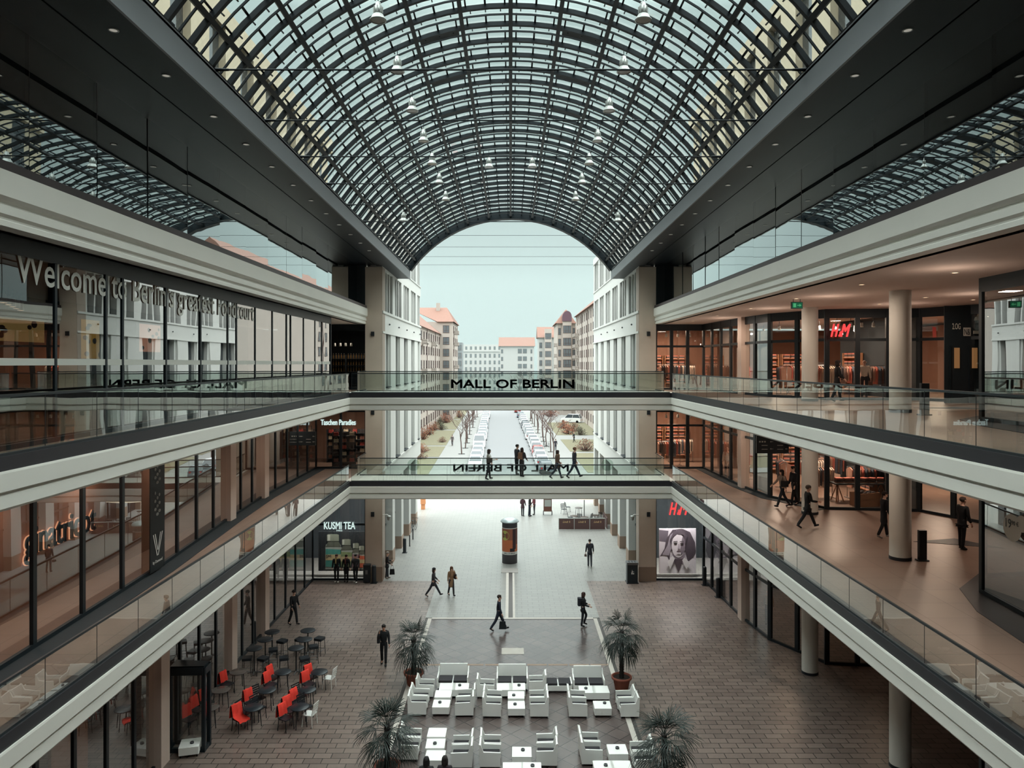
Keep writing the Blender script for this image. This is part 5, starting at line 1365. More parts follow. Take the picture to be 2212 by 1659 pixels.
single('floor_hatch', MB().box(-0.55,0.55,-0.5,0.5,0,0.02), M['concrete'], 'square floor hatch in front of the advertising column', 'floor cover', None, (gx(1101,48.6),48.6,0))

t = thing('litter_bin', 'tall dark recycling bin beside the right stone pier', 'litter bin', (gx(1365,46.0),46.0,0))
part('body', MB().cbox((0,0,0.05),0.66,0.55,1.1,0,0.04), mat('bin green black',(28,40,46),0.4), t)
part('plinth', MB().cbox((0,0,0),0.74,0.62,0.05), BK, t); part('top', MB().cbox((0,0,1.15),0.72,0.6,0.14,0,0.05), M['chrome'], t)
for k in (-0.18,0.0,0.18): part('slot', MB().cbox((k,0,1.285),0.10,0.36,0.012), BK, t)
lg = MB(); lg.box(-0.05,0.0,-0.285,-0.276,0.58,0.80); lg.lathe([(0.001,0),(0.035,0)],(-0.02,-0.283,0.84),10,cap=False); lg.box(0.02,0.09,-0.285,-0.276,0.58,0.66); lg.box(-0.02,0.08,-0.285,-0.276,0.72,0.75); lg.box(-0.08,-0.05,-0.285,-0.276,0.58,0.70)
part('litter_symbol', lg, M['white'], t)
t = thing('litter_bin', 'slim black litter bin at the foot of the left stone pier', 'litter bin', on(790,1257)+Vector((0.1,-0.1,0)))
part('body', MB().cbox((0,0,0.04),0.42,0.36,1.0,0,0.04), BK, t); part('lid', MB().cbox((0,0,1.04),0.44,0.38,0.08,0,0.05), M['rail'], t); part('label_plate', MB().box(-0.07,0.07,-0.195,-0.18,0.55,0.8), M['chrome'], t)
def bollard(label, p, h=1.05, r=0.10):
    t = thing('bollard', label, 'bollard', p); part('post', MB().lathe([(r,0.02),(r,h-0.08),(r*0.8,h-0.02),(0.001,h)], n=14, cap=False), BK, t); part('base_plate', MB().cbox((0,0,0),r*3,r*3,0.02), BK, t)
bollard('rounded black bollard before the left stone pier', on(808,1259), 1.1, 0.13)
bollard('flat-topped black bollard right of the portrait poster', on(1522,1264), 1.15, 0.12)
bollard('second black bollard before the right side windows', on(1551,1290), 1.15, 0.12)
bollard('black pay terminal post at the left passage wall', on(874,1194), 1.05, 0.12)
bollard('thin dark post on the left passage paving', on(885,1180), 0.85, 0.04)
bollard('thin dark post beneath the parked bicycle', on(892,1165), 0.85, 0.04)
bollard('dark post among the left shop doors', on(550,1390), 1.1, 0.07)
def bicycle(label, p, rz):
    t = thing('bicycle', label, 'bicycle', p, rz)
    for x in (-0.52,0.52):
        w_ = MB(); n = 24; w_.tube([(x+0.33*math.cos(2*PI*k/n),0,0.35+0.33*math.sin(2*PI*k/n)) for k in range(n+1)], 0.017, 6, False)
        for k in range(8): a = PI*k/8; w_.tube([(x+0.32*math.cos(a),0,0.35+0.32*math.sin(a)),(x-0.32*math.cos(a),0,0.35-0.32*math.sin(a))],0.004,4,False)
        part('wheel', w_, BK, t)
    f_ = MB()
    for a, b in (((-0.52,.35),(-0.05,.30)),((-0.05,.30),(-0.2,.85)),((-0.52,.35),(-0.18,.78)),((-0.18,.78),(0.36,.82)),((-0.05,.30),(0.38,.75)),((0.52,.35),(0.36,.95))): f_.tube([(a[0],0,a[1]),(b[0],0,b[1])],0.018,6)
    part('frame', f_, M['rail'], t); part('handlebar', MB().tube([(0.40,-0.28,0.98),(0.36,0,1.0),(0.40,0.28,0.98)],0.014,6), BK, t); part('saddle', MB().ball((-0.22,0,0.89),0.14,0.07,0.04), BK, t)
bicycle('bicycle parked against the left passage wall', on(889,1147)+Vector((0.15,0,0)), 1.35)
bicycle('bicycle leaning by the right street trees', on(1175,962), 1.45); bicycle('second bicycle further right by the street trees', on(1182,968), 0.9)
bicycle('dark two-wheeler parked left beyond the lower footbridge', on(997,1024), 0.15)
t = thing('letter_box', 'orange letter box at the end of the left passage wall', 'letter box', on(914,1100)); OR = mat('orange enamel',(214,146,100),0.5)
part('post', MB().box(-0.18,0.18,-0.15,0.15,0,0.5), OR, t); part('box', MB().cbox((0,0,0.5),0.46,0.4,0.9,0,0.05), OR, t)
hn = MB(); hn.tube([(-0.09,-0.21,1.18),(-0.03,-0.21,1.10),(0.05,-0.21,1.12),(0.06,-0.21,1.2),(0.0,-0.21,1.22),(0.0,-0.21,1.15),(0.10,-0.21,1.12)],0.012,6); part('horn_symbol', hn, M['letterdark'], t)
for s, nm in ((-1,'left'),(1,'right')):
    t = thing('security_camera', f'white dome security camera on the {nm} stone pier corner', 'security camera', (s*7.99,46.35,4.1))
    part('bracket', MB().tube([(0,0,0.0),(-s*0.25,-0.05,0.05),(-s*0.38,-0.08,-0.02)],0.03,8), M['white'], t)
    part('dome', MB().lathe([(0.001,-0.32),(0.08,-0.28),(0.10,-0.2),(0.11,-0.12),(0.14,-0.10),(0.14,-0.04),(0.06,0.0)],(-s*0.38,-0.08,0),14,cap=False), M['lampmetal'], t)
# chocolate cafe counter
BRN = mat('chocolate panel',(84,58,56),0.5); GOLD = mat('gold lettering',(214,180,130),0.4)
Yc = 60.6
for k in range(3):
    x = gx(1207+33.6*k+16.5, Yc)
    t = thing('counter_screen', f'chocolate brown cafe screen, {["left","middle","right"][k]} one of three in the passage', 'screen', (x,Yc,0))
    part('panel', MB().box(-0.61,0.61,-0.03,0.03,0.03,0.90), BRN, t); fr = MB(); fr.box(-0.64,-0.61,-0.04,0.04,0,0.95); fr.box(0.61,0.64,-0.04,0.04,0,0.95); fr.box(-0.64,0.64,-0.05,0.05,0.90,0.95); part('frame', fr, M['lampmetal'], t)
    lettering('brand_lettering', 'Lindt', GOLD, (-0.30,-0.035,0.56), 0, t, width=0.46, height=0.17, depth=0.006, shear=0.35); c_ = MB(); c_.box(0.24,0.29,-0.04,-0.032,0.57,0.72); part('emblem', c_, GOLD, t)
for k in range(2):
    t = thing('counter_screen', ['chocolate brown side screen nearer the right wall','second chocolate side screen nearer the right wall'][k], 'screen', (gx(1312,Yc)+0.1*0, Yc+0.8+1.35*k, 0), PI/2)
    part('panel', MB().box(-0.61,0.61,-0.03,0.03,0.03,0.90), BRN, t)
t = thing('garden_parasol', 'cream parasol over the passage cafe', 'parasol', (gx(1262,64.6),64.6,0))
part('pole', MB().tube([(0,0,0),(0,0,2.7)],0.035,8), BK, t); part('canopy', MB().lathe([(1.95,2.05),(0.9,2.55),(0.02,2.85)],n=8,cap=False), mat('cream canvas',(214,196,172),0.85), t); part('base', MB().cbox((0,0,0),0.7,0.7,0.08), BK, t)
for k, (px, Y) in enumerate(((1240,62.5),(1262,62.0),(1285,62.8),(1250,66))):
    t = copy_tree(ct['grey table top'][0], f'small round table under the passage parasol, {["left","front","right","back"][k]} one', (gx(px,Y),Y,0), 0.3*k)
for k, (px, Y) in enumerate(((1233,62.8),(1254,62.4),(1274,62.4),(1294,62.6),(1220,66),(1228,67))):
    copy_tree(cc, f'dark cafe chair under the passage parasol, {ORD[k]} from the left' if k < 4 else f'dark cafe chair behind the passage counter, {["first","second"][k-4]} of two', (gx(px,Y),Y+0.5 if k < 4 else Y+0.9,0), k*1.3)
t = thing('hand_cart', 'brown wooden display cart standing in the passage', 'cart', (gx(1183,66.5),66.5,0))
part('board', MB().box(-0.36,0.36,-0.25,0.25,0.35,1.5), mat('cart wood',(104,66,56),0.7), t); part('panel', MB().box(-0.3,0.3,-0.27,-0.25,0.8,1.4), M['lampmetal'], t)
for s in (-1,1): part('wheel', MB().lathe([(0.001,-.03),(0.2,-.03),(0.2,.03),(0.001,.03)],n=14,cap=False).xform(Matrix.Translation((s*0.38,0,0.2)) @ Matrix.Rotation(PI/2,4,'Y')), BK, t)

# ================================================================ LAMPS UNDER THE VAULT
bpy.context.view_layer.update()
def pendant(label):
    t = thing('pendant_lamp', label, 'pendant lamp', (0,0,0), 0, 'bell-shaped lamps under the glass vault')
    part('housing', MB().lathe([(0.001,0.50),(0.06,0.50),(0.075,0.47),(0.075,0.40),(0.115,0.38),(0.115,0.20),(0.09,0.18)], n=18, cap=False), M['lampmetal'], t)
    f_ = MB()
    for k in range(8): a = PI*k/4; f_.cbox((0.118*math.cos(a),0.118*math.sin(a),0.2),0.03,0.02,0.17,a)
    part('cooling_fins', f_, M['lampmetal'], t)
    part('shade', MB().lathe([(0.09,0.20),(0.13,0.17),(0.17,0.11),(0.20,0.05),(0.225,0.03),(0.225,0.0),(0.19,0.0)], n=22, cap=False), M['lampmetal'], t)
    part('lens', MB().lathe([(0.001,0.01),(0.19,0.01)], n=18, cap=False), mat('lamp lens',(150,140,132),0.2), t)
    part('hanger', MB().tube([(0,0,0.50),(0,0,0.85)],0.012,6), M['steel'], t)
    return t
pl_, plu = pendant('pendant prototype'), [0]
bpy.context.view_layer.update()
for k in range(7):
    Y = [19.9,23.3,26.8,30.3,33.6,37.0,40.6][k]
    for s, nm in ((-1,'left'),(1,'right')):
        x = s*3.56; z = zr(RC+math.sqrt(RR*RR-x*x), Y)-0.80
        place(pl_, plu, f'pale bell lamp, {ORD[k]} from the camera in the {nm} row under the vault', (x,Y,z))
for s, nm in ((-1,'left'),(1,'right')):
    place(pl_, plu, f'small bell lamp at the {nm} of the vault crown', (s*1.06,36.1,zr(RC+RR-.06,36.1)-0.95)); place(pl_, plu, f'lone bell lamp low on the {nm} flank of the vault', (s*5.7,39.4,zr(RC+math.sqrt(RR*RR-32.5),39.4)-0.85))

# ================================================================ SIGNS
def hm(px0, px1, py1, Y, h, label):
    w_ = (px1-px0)*Y/F; t = thing('shop_sign', label, 'sign', (gx(px0,Y),Y,EYE-(py1-HY)*Y/F))
    for ch, x, ww, z, hh in (('H',0.0,0.40,0.0,1.0),('&',0.40,0.15,0.0,0.42),('M',0.50,0.50,0.0,1.0)):
        lettering('glowing_letter', ch, M['glowred'], (x*w_,0,z), 0, t, width=ww*w_, height=hh*h, depth=0.06, shear=0.42, fat=0.010 if ch != '&' else 0.003)
hm(1795,1837,727,32.85,0.55,'red glowing letters over the upper-level shop entrance')
hm(1446,1488,1112,46.3,0.76,'red glowing letters over the portrait poster at plaza level')
lettering('shop_sign','KUSMI TEA',M['glowwhite'],(gx(700,46.3),46.3,EYE-(1143-HY)*46.3/F),0,None,'white letters over the tea shop window','sign',width=67*46.3/F,height=0.44,depth=0.03,fat=0.008)
lettering('shop_sign','PARIS',M['glowwhite'],(gx(727,46.3),46.3,EYE-(1147-HY)*46.3/F-0.02),0,None,'small white word beneath the tea shop letters','sign',width=0.36,height=0.09,depth=0.02)
lettering('shop_sign','Taschen Paradies',M['glowwhite'],(gx(693,46.3),46.3,EYE-(918-HY)*46.3/F),0,None,'white lettering over the bag shop window','sign',width=75*46.3/F,height=0.33,depth=0.03,fat=0.012)
sg = thing('shop_sign','dark halo-lit letters on the first-level left display wall','sign',(-12.78,19.4,8.28),PI/2)
lettering('letters','ginatricot',M['letterdark'],(0,-0.06,0),0,sg,width=3.3,height=0.95,depth=0.05,fat=0.008)
lettering('halo','ginatricot',emis('halo glow',(255,176,132),0.9),(0,-0.01,0),0,sg,width=3.3,height=0.95,depth=0.01,fat=0.030)
bn = thing('banner','tall black banner with a white chevron on the first-level left shop front','banner',(-11.17,22.9,Z1+0.1),PI/2)
part('cloth', MB().box(0,0.95,-0.03,0.0,0,3.6), mat('banner black',(20,28,32),0.6), bn)
v_ = MB()
for a, b in (((0.18,1.15),(0.44,0.45)),((0.30,1.15),(0.47,0.62)),((0.78,1.15),(0.50,0.45)),((0.66,1.15),(0.49,0.62))): v_.slab([(a[0]-.025,-0.035,a[1]),(a[0]+.025,-0.035,a[1]),(b[0]+.02,-0.035,b[1]),(b[0]-.02,-0.035,b[1])],(0,-0.004,0))
part('chevron', v_, M['white'], bn); lettering('print','by Damond',M['white'],(0.16,-0.034,0.2),0,bn,width=0.62,height=0.12,depth=0.004)
fg = MB()
for z in (1.75,2.75):
    for k in range(9): fg.ball((0.45+0.16*math.sin(k*2.1),-0.035,z+k*0.085),0.10-0.006*k,0.006,0.055,8,5)
part('photo_print', fg, mat('grey print',(150,154,152),0.7), bn)
ex = thing('exit_sign','green emergency exit sign hanging from the upper right gallery ceiling','exit sign',(gx(1721,26.3),26.3,EYE-(667-HY)*26.3/F))
part('box', MB().box(-0.2,0.2,-0.04,0.04,0,0.24), M['frame'], ex); part('panel', MB().box(-0.18,0.18,-0.046,-0.04,0.02,0.22), emis('exit green',(40,110,78),0.6), ex)
part('bracket', MB().tube([(-0.12,0,0.24),(-0.12,0,0.34)],0.01,6).tube([(0.12,0,0.24),(0.12,0,0.34)],0.01,6), M['frame'], ex)
a_ = MB(); a_.box(0.0,0.09,-0.05,-0.046,0.105,0.135); a_.slab([(0.08,-0.046,0.07),(0.15,-0.046,0.12),(0.08,-0.046,0.17)],(0,-0.004,0)); a_.box(-0.14,-0.04,-0.05,-0.046,0.05,0.19); part('pictogram', a_, M['glowgreen'], ex)
lb = thing('level_sign','white level number and shop plates on the dark upper lobby wall','sign',(19.55,30.3,Z2+2.6)); lb.rotation_euler = (0,0,math.radians(-63))
for z_ in ():
    pass
wl_ = MB(); wl_.box(-0.8,3.6,0.0,0.04,-2.6,1.45); struct('wall', wl_, mat('lobby dark panel',(26,36,42),0.5), 'dark wall panel of the upper right lift lobby', 'wall').location = (18.9,30.9,Z2+2.6)
lb.location = (18.9,30.86,Z2+2.6); lb.rotation_euler = (0,0,0)
lettering('lettering','2.OG',M['lettergrey'],(-0.50,-0.01,0.47),0,lb,width=0.34,height=0.25,depth=0.01)
for x, z, w_, h_ in ((-0.04,0.19,0.30,0.35),(0.37,0.28,0.38,0.13)): part('plate', MB().box(x,x+w_,-0.02,0,z,z+h_), M['lettergrey'], lb)
lettering('plate_print','N&',M['letterdark'],(-0.01,-0.025,0.23),0,lb,width=0.24,height=0.26,depth=0.006)
cr_ = MB(); cr_.slab([(0.40,0,0.84),(0.76,0,0.84),(0.72,0,0.96),(0.64,0,1.0),(0.58,0,1.14),(0.52,0,1.0),(0.44,0,0.96)],(0,-0.02,0)); part('crest', cr_, M['lettergrey'], lb)
for k in range(3):
    d_ = MB(); d_.box(-0.62+0.8*k,-0.56+0.8*k,-0.03,0.0,-2.6,-0.2); part('door_post', d_, M['frame'], lb)
    d2 = MB(); d2.box(-0.42+0.74*k,-0.2+0.74*k,-0.02,0.0,-1.15,-0.3); part('lit_slot', d2, emis('lobby slot glow',(196,140,90),0.35), lb)
def directory(label, c, w_, h_, rz=0.0):
    t = thing('direction_sign', label, 'direction sign', c, rz)
    part('board', MB().box(-w_/2,w_/2,-0.06,0.06,0,h_), mat('board dark',(24,34,40),0.5), t); part('hanger', MB().tube([(-w_/3,0,h_),(-w_/3,0,h_+0.35)],0.015,6).tube([(w_/3,0,h_),(w_/3,0,h_+0.35)],0.015,6), M['frame'], t)
    for k in range(3): part('pictograms', MB().box(-w_*0.42+k*0.12,-w_*0.42+k*0.12+0.07,-0.068,-0.06,h_*0.62,h_*0.62+0.07), M['lettergrey'], t)
    ar = MB()
    for x in (-0.05,0.42):
        for z in (0.25,0.65): ar.box(w_*x,w_*x+0.10,-0.068,-0.06,h_*z,h_*z+0.015); ar.slab([(w_*x,-0.06,h_*z-0.03),(w_*x,-0.06,h_*z+0.045),(w_*x-0.05,-0.06,h_*z+0.008)],(0,-0.008,0))
    part('arrows', ar, M['lettergrey'], t)
    for k in range(2):
        for j in range(2): part('text_lines', MB().box(w_*(-0.42+0.48*k)+0.12,w_*(-0.42+0.48*k)+0.40,-0.066,-0.06,h_*(0.22+0.22*j),h_*(0.22+0.22*j)+0.025), M['lettergrey'], t)
directory('dark hanging direction board on the first-level right gallery', (gx(1662,36.0),35.6,EYE-(977-HY)*36.0/F), 1.55, 0.85)
directory('dark hanging direction board on the first-level left gallery', (gx(654,43.0),43.0,EYE-(962-HY)*43.0/F), 1.5, 0.80)
pb = thing('price_sticker','round price bubble on the near right first-level shop glass','sticker',(13.27,19.6,9.25),-PI/2)
c_ = MB(); c_.lathe([(0.001,0),(0.36,0)],n=28,cap=False); c_.lathe([(0.001,0.002),(0.22,0.002)],(0.38,0.18,0),22,cap=False); c_.xform(Matrix.Rotation(PI/2,4,'X')); part('bubble', c_, M['lettergrey'], pb)
lettering('print','19',M['letterdark'],(-0.24,-0.012,-0.02),0,pb,width=0.22,height=0.24,depth=0.004); lettering('print','90 €',M['letterdark'],(0.0,-0.012,0.08),0,pb,width=0.26,height=0.12,depth=0.004)
lettering('print','T-Shirt',M['letterdark'],(-0.2,-0.012,-0.18),0,pb,width=0.36,height=0.08,depth=0.004) if False else None

# ---- portrait poster (flat print on a plain board, brightened by an added light)
x0, x1 = gx(1427,46.62), gx(1507,46.62); z0, z1 = EYE-(1243-HY)*46.62/F, EYE-(1145-HY)*46.62/F; W_, H_ = x1-x0, z1-z0
pt = thing('portrait_poster','black and white portrait poster of a woman in a white shirt in the right window','poster',(x0,47.05,z0))
part('board', MB().box(0,W_,0,0.05,0,H_), mat('poster white',(222,216,222),0.6), pt)
lay = [0]
def pp(nm, pts, c):
    lay[0] += 1; d = -0.003*lay[0]; b = MB(); b.slab([(x*W_,d,z*H_) for x, z in pts],(0,-0.002,0)); part(nm, b, mat('print %d %d %d'%c, c, 0.65), pt)
def ell(cx, cz, rx, rz_, n=20, a0=0, a1=360): return [(cx+rx*math.cos(math.radians(a0+(a1-a0)*i/n)), cz+rz_*math.sin(math.radians(a0+(a1-a0)*i/n))) for i in range(n)]
pp('backdrop',[(0,0),(1,0),(1,1),(0,1)],(198,190,200))
pp('backdrop_blocks',[(0.0,0.72),(0.22,0.70),(0.25,0.95),(0.0,0.97)],(92,84,96))
pp('shirt',[(0,0),(1,0),(1,0.30),(0.86,0.36),(0.66,0.28),(0.5,0.30),(0.36,0.36),(0.02,0.38)],(226,220,228))
pp('hair',[(0.02,0.38),(0.14,0.55),(0.20,0.78),(0.36,0.97),(0.62,1.0),(0.84,0.92),(0.97,0.70),(0.99,0.50),(0.92,0.36),(0.78,0.26),(0.70,0.50),(0.30,0.50),(0.28,0.28),(0.18,0.44)],(70,60,70))
pp('hair_light',[(0.08,0.42),(0.22,0.62),(0.30,0.86),(0.48,0.97),(0.40,0.80),(0.34,0.58),(0.26,0.40)],(150,140,152))
pp('neck',[(0.38,0.22),(0.66,0.22),(0.70,0.48),(0.36,0.48)],(140,128,142))
pp('neck_opening',[(0.38,0.33),(0.66,0.33),(0.52,0.02)],(74,62,72))
pp('face',ell(0.52,0.62,0.185,0.265),(216,206,214))
pp('face_shade',[(0.60,0.40),(0.70,0.52),(0.705,0.72),(0.64,0.84),(0.60,0.70),(0.57,0.54)],(120,108,120))
pp('fringe',[(0.33,0.62),(0.36,0.80),(0.48,0.88),(0.66,0.86),(0.72,0.66),(0.76,0.84),(0.60,0.97),(0.40,0.95),(0.29,0.76)],(80,70,80))
for cx in (0.44,0.61): pp('eye',ell(cx,0.665,0.045,0.016,14),(34,28,34)); pp('eyebrow',[(cx-0.06,0.70),(cx+0.055,0.71),(cx+0.055,0.725),(cx-0.05,0.718)],(50,42,50))
pp('nose',[(0.515,0.66),(0.545,0.66),(0.565,0.555),(0.50,0.55)],(176,164,176)); pp('mouth',ell(0.53,0.49,0.065,0.018,14),(84,66,76))
pp('collar',[(0.30,0.10),(0.42,0.34),(0.36,0.40),(0.22,0.26)],(240,236,240)); pp('collar',[(0.74,0.10),(0.62,0.30),(0.68,0.36),(0.84,0.24)],(240,236,240))
# ---- tea tin poster
x0, x1 = gx(684,46.62), gx(786,46.62); z0, z1 = EYE-(1234-HY)*46.62/F, EYE-(1155-HY)*46.62/F
tp_ = thing('tea_poster','large window print of four tea tins in a row','poster',(0,47.05,0))
part('board', MB().box(x0,x1,0,0.05,z0-0.1,z1+0.1), mat('print black',(22,28,32),0.6), tp_)
def Q(u,v): return (gx(560+u/6.913,46.62), EYE-(1100+v/6.913-HY)*46.62/F)
def tin(u0,u1,v0,v1,c):
    k = u1-u0; vs = v1-v0
    def poly(nm, pts, col, d):
        b = MB(); b.slab([(Q(*p)[0],-d,Q(*p)[1]) for p in pts],(0,-0.002,0)); part(nm, b, mat('tin %d %d %d'%col,col,0.5), tp_)
    poly('tin_body',[(u0,v1),(u1,v1),(u1,v0+.38*vs),(u1-.06*k,v0+.30*vs),(u1-.18*k,v0+.26*vs),(u0+.18*k,v0+.26*vs),(u0+.04*k,v0+.30*vs),(u0,v0+.38*vs)],(150,156,148),0.004)
    poly('tin_shoulder',[(u0+.02*k,v0+.36*vs),(u1-.02*k,v0+.36*vs),(u1-.16*k,v0+.22*vs),(u0+.16*k,v0+.22*vs)],(84,88,78),0.007)
    poly('tin_lid',[(u0+.1*k,v0+.20*vs),(u1-.16*k,v0+.20*vs),(u1-.16*k,v0+.02*vs),(u1-.3*k,v0),(u0+.2*k,v0),(u0+.1*k,v0+.02*vs)],(120,126,112),0.010)
    poly('tin_highlight',[(u0+.14*k,v0+.19*vs),(u0+.3*k,v0+.19*vs),(u0+.3*k,v0+.02*vs),(u0+.14*k,v0+.02*vs)],(176,180,168),0.013)
    poly('tin_label',[(u0+.02*k,v1-.07*vs),(u1-.05*k,v1-.07*vs),(u1-.05*k,v0+.44*vs),(u0+.02*k,v0+.42*vs)],c,0.010)
    poly('label_band',[(u0+.02*k,v1-.26*vs),(u1-.05*k,v1-.26*vs),(u1-.05*k,v1-.42*vs),(u0+.02*k,v1-.42*vs)],(186,170,130),0.013)
tin(1460,1562,570,925,(190,96,70)); tin(1365,1485,530,925,(132,104,110)); tin(1195,1372,470,925,(122,140,98)); tin(962,1205,395,925,(70,140,130))
a = Q(975,752); lettering('print','SMI',M['letterdark'],(a[0],-0.018,a[1]),0,tp_,width=0.32,height=0.2,depth=0.004)

# ================================================================ SHOP INTERIORS
GC = [(196,150,132),(160,80,70),(60,58,64),(214,196,180),(120,96,88),(90,100,112),(206,120,104),(180,170,160)]
def rack(label, seed, n=12, L=1.6):
    rr = random.Random(seed); t = thing('clothes_rack', label, 'clothes rack', (0,0,0), 0, None)
    part('rail', MB().tube([(-L/2,0,0.05),(-L/2,0,1.55),(L/2,0,1.55),(L/2,0,0.05)],0.018,6), M['chrome'], t)
    for s in (-1,1): part('foot', MB().tube([(s*L/2,-0.25,0.03),(s*L/2,0.25,0.03)],0.02,6), M['chrome'], t)
    for k in range(n):
        x = -L/2+0.1+(L-0.2)*k/(n-1); h_ = rr.uniform(0.65,1.0); w_ = rr.uniform(0.20,0.26); b = MB()
        b.slab([(x,-0.06,1.50),(x,0.06,1.50),(x,w_,1.40),(x,w_-0.03,1.50-h_),(x,-w_+0.03,1.50-h_),(x,-w_,1.40)],(0.06,0,0)); part('garment', b, cloth(rr.choice(GC)), t)
    return t
def shelf(label, seed, rows=5, W=1.5, goods='folded'):
    rr = random.Random(seed); t = thing('shop_shelf', label, 'shelf', (0,0,0), 0, None); f_ = MB()
    f_.box(-W/2,-W/2+.04,-0.2,0.2,0,2.2); f_.box(W/2-.04,W/2,-0.2,0.2,0,2.2); f_.box(-W/2,W/2,0.18,0.2,0,2.2); part('cabinet', f_, M['wood'] if goods != 'dark' else M['interiordark'], t)
    for r_ in range(rows): part('shelf_board', MB().box(-W/2,W/2,-0.2,0.2,0.25+0.42*r_,0.28+0.42*r_), M['wood'] if goods != 'dark' else M['interiordark'], t)
    return t
rk, rku = rack('rack prototype', 1), [0]; rk2, rk2u = rack('rack prototype b', 2, 10), [0]
bpy.context.view_layer.update()
for z, lv, spots in ((Z2,'upper',((15.1,36.0,0.2),(17.2,37.5,0.1),(16.0,40.5,0.0),(14.2,38.5,1.4),(13.6,43.0,1.5),(10.4,48.3,0.1),(11.6,49.8,0.0),(17.7,35.9,0.2),(17.4,41.5,0.3))),(Z1,'first-level',((15.0,36.2,0.2),(17.3,36.4,0.1),(15.8,39.0,0.0),(14.2,38.6,1.4),(13.6,43.0,1.5),(10.2,48.0,0.1),(11.4,49.6,0.0),(17.6,40.5,0.3)))):
    for k, (x, y, r_) in enumerate(spots):
        o = place((rk,rk2)[k%2], (rku,rk2u)[k%2], f'clothes rack inside the {lv} right shop, {ORD[k]} of the row', (x,y,z), r_)
sh_ = shelf('shelf prototype', 3); shu = [0]; bpy.context.view_layer.update()
fold = thing('folded_clothes','pile of folded clothes on a shop shelf','clothes',(0,0,0),0,'folded clothes on the shop shelves')
for k in range(4): part('folded_garment', MB().cbox((0,0,0.06*k),0.34,0.28,0.055,0,0.03), cloth(GC[k*2%8]), fold)
bpy.context.view_layer.update(); fu = 0
SP = [(15.3,44.5,Z2,0),(17.0,44.5,Z2,0),(18.0,39.0,Z2,-PI/2),(15.3,44.5,Z1,0),(17.0,44.5,Z1,0),(18.0,37.5,Z1,-PI/2),(9.8,51.4,Z2,0),(11.4,51.4,Z2,0),(9.8,51.4,Z1,0),(11.4,51.4,Z1,0)]
for i, (x,y,z,r_) in enumerate(SP):
    place(sh_, shu, f'wooden shop shelf of folded clothes, {ORD[i]} in the right shops', (x,y,z), r_)
    for r2 in range(5):
        for c in (-0.45,0.0,0.45):
            p = Matrix.Rotation(r_,4,'Z') @ Vector((c,-0.02,0)); loc = (x+p.x,y+p.y,z+0.28+0.42*r2)
            if fu == 0: fold.location = loc; fold.rotation_euler = (0,0,r_); fu = 1
            else: copy_tree(fold, None, loc, r_)
# display table, bin and trestle in the first-level shop
t = thing('display_table','long dark trestle table with clothes in the first-level shop entrance','table',(16.75,35.6,Z1)); part('table_top', MB().box(-1.3,1.3,-0.4,0.4,0.82,0.88), M['interiordark'], t)
for s in (-1,1): part('trestle', MB().tube([(s*1.05-0.18,-0.3,0),(s*1.05,0,0.84),(s*1.05+0.18,0.3,0)],0.03,6).tube([(s*1.05+0.18,-0.3,0),(s*1.05,0,0.84),(s*1.05-0.18,0.3,0)],0.03,6), M['wood'], t)
for k in range(6): copy_tree(fold, f'pile of clothes on the first-level trestle table, {ORD[k]} from the left', (15.75+0.4*k,35.55,Z1+0.88), 0.2*k)
t = thing('bargain_bin','open wooden bargain bin before the first-level trestle table','bin',(gx(1868,34.4),34.4,Z1),0.3)
b_ = MB(); b_.box(-0.55,0.55,-0.35,-0.32,0,0.62); b_.box(-0.55,0.55,0.32,0.35,0,0.62); b_.box(-0.55,-0.52,-0.35,0.35,0,0.62); b_.box(0.52,0.55,-0.35,0.35,0,0.62); b_.box(-0.55,0.55,-0.35,0.35,0.3,0.34); part('crate', b_, M['wood'], t)
h_ = MB(); rr = random.Random(9)
for k in range(10): h_.ball((rr.uniform(-.4,.4),rr.uniform(-.22,.22),0.55+rr.uniform(0,.1)),0.14,0.1,0.08,8,5)
part('garments', h_, cloth((70,66,70)), t)
for px, py, z, nm, c in ((1867,848,Z2,'in white shirt inside the upper entrance',(226,206,190)),(1597,860,Z2,'in coral top by the upper right pilaster',(226,110,96)),(1560,975,Z1,'in pale dress by the first-level right windows',(206,176,156)),(1647,1372,0.0,'in pale shirt at the plaza-level right doors',(176,150,132))):
    Yd = {1867:34.6,1597:41.2,1560:42.5,1647:38.6}[px]; xd = gx(px,Yd)+(0.3 if px in (1597,1560,1647) else 0)
    r_, _, _ = person('shop mannequin '+nm, (xd,Yd,z), 200, 1.78, STAND, ((4,8),(4,12)), c, (40,40,46), BLK, hairtop=False, hair=None)
    r_['category'] = 'mannequin'; r_.name = 'mannequin'
RB = MB(); RB.box(0,0.04,-0.28,0.28,0,0.95); b_ = single('banner', RB, mat('shop red',(214,56,48),0.6), 'red banner behind the first-level right shop glass', 'banner', None, (12.62,40.3,Z1+1.2))
for z, nm in ((Z2,'upper'),(Z1,'first-level'),):
    wb = MB(); wb.box(12.78,12.82,36.9,38.5,z+0.1,z+3.3)
    for k in range(6): wb.box(12.765,12.78,36.9,38.5,z+0.55*k+0.2,z+0.55*k+0.23)
    single('roller_blind', wb, mat('white blind '+nm,(214,216,210),0.7), f'white lowered blind behind the {nm} right shop glass', 'blind')
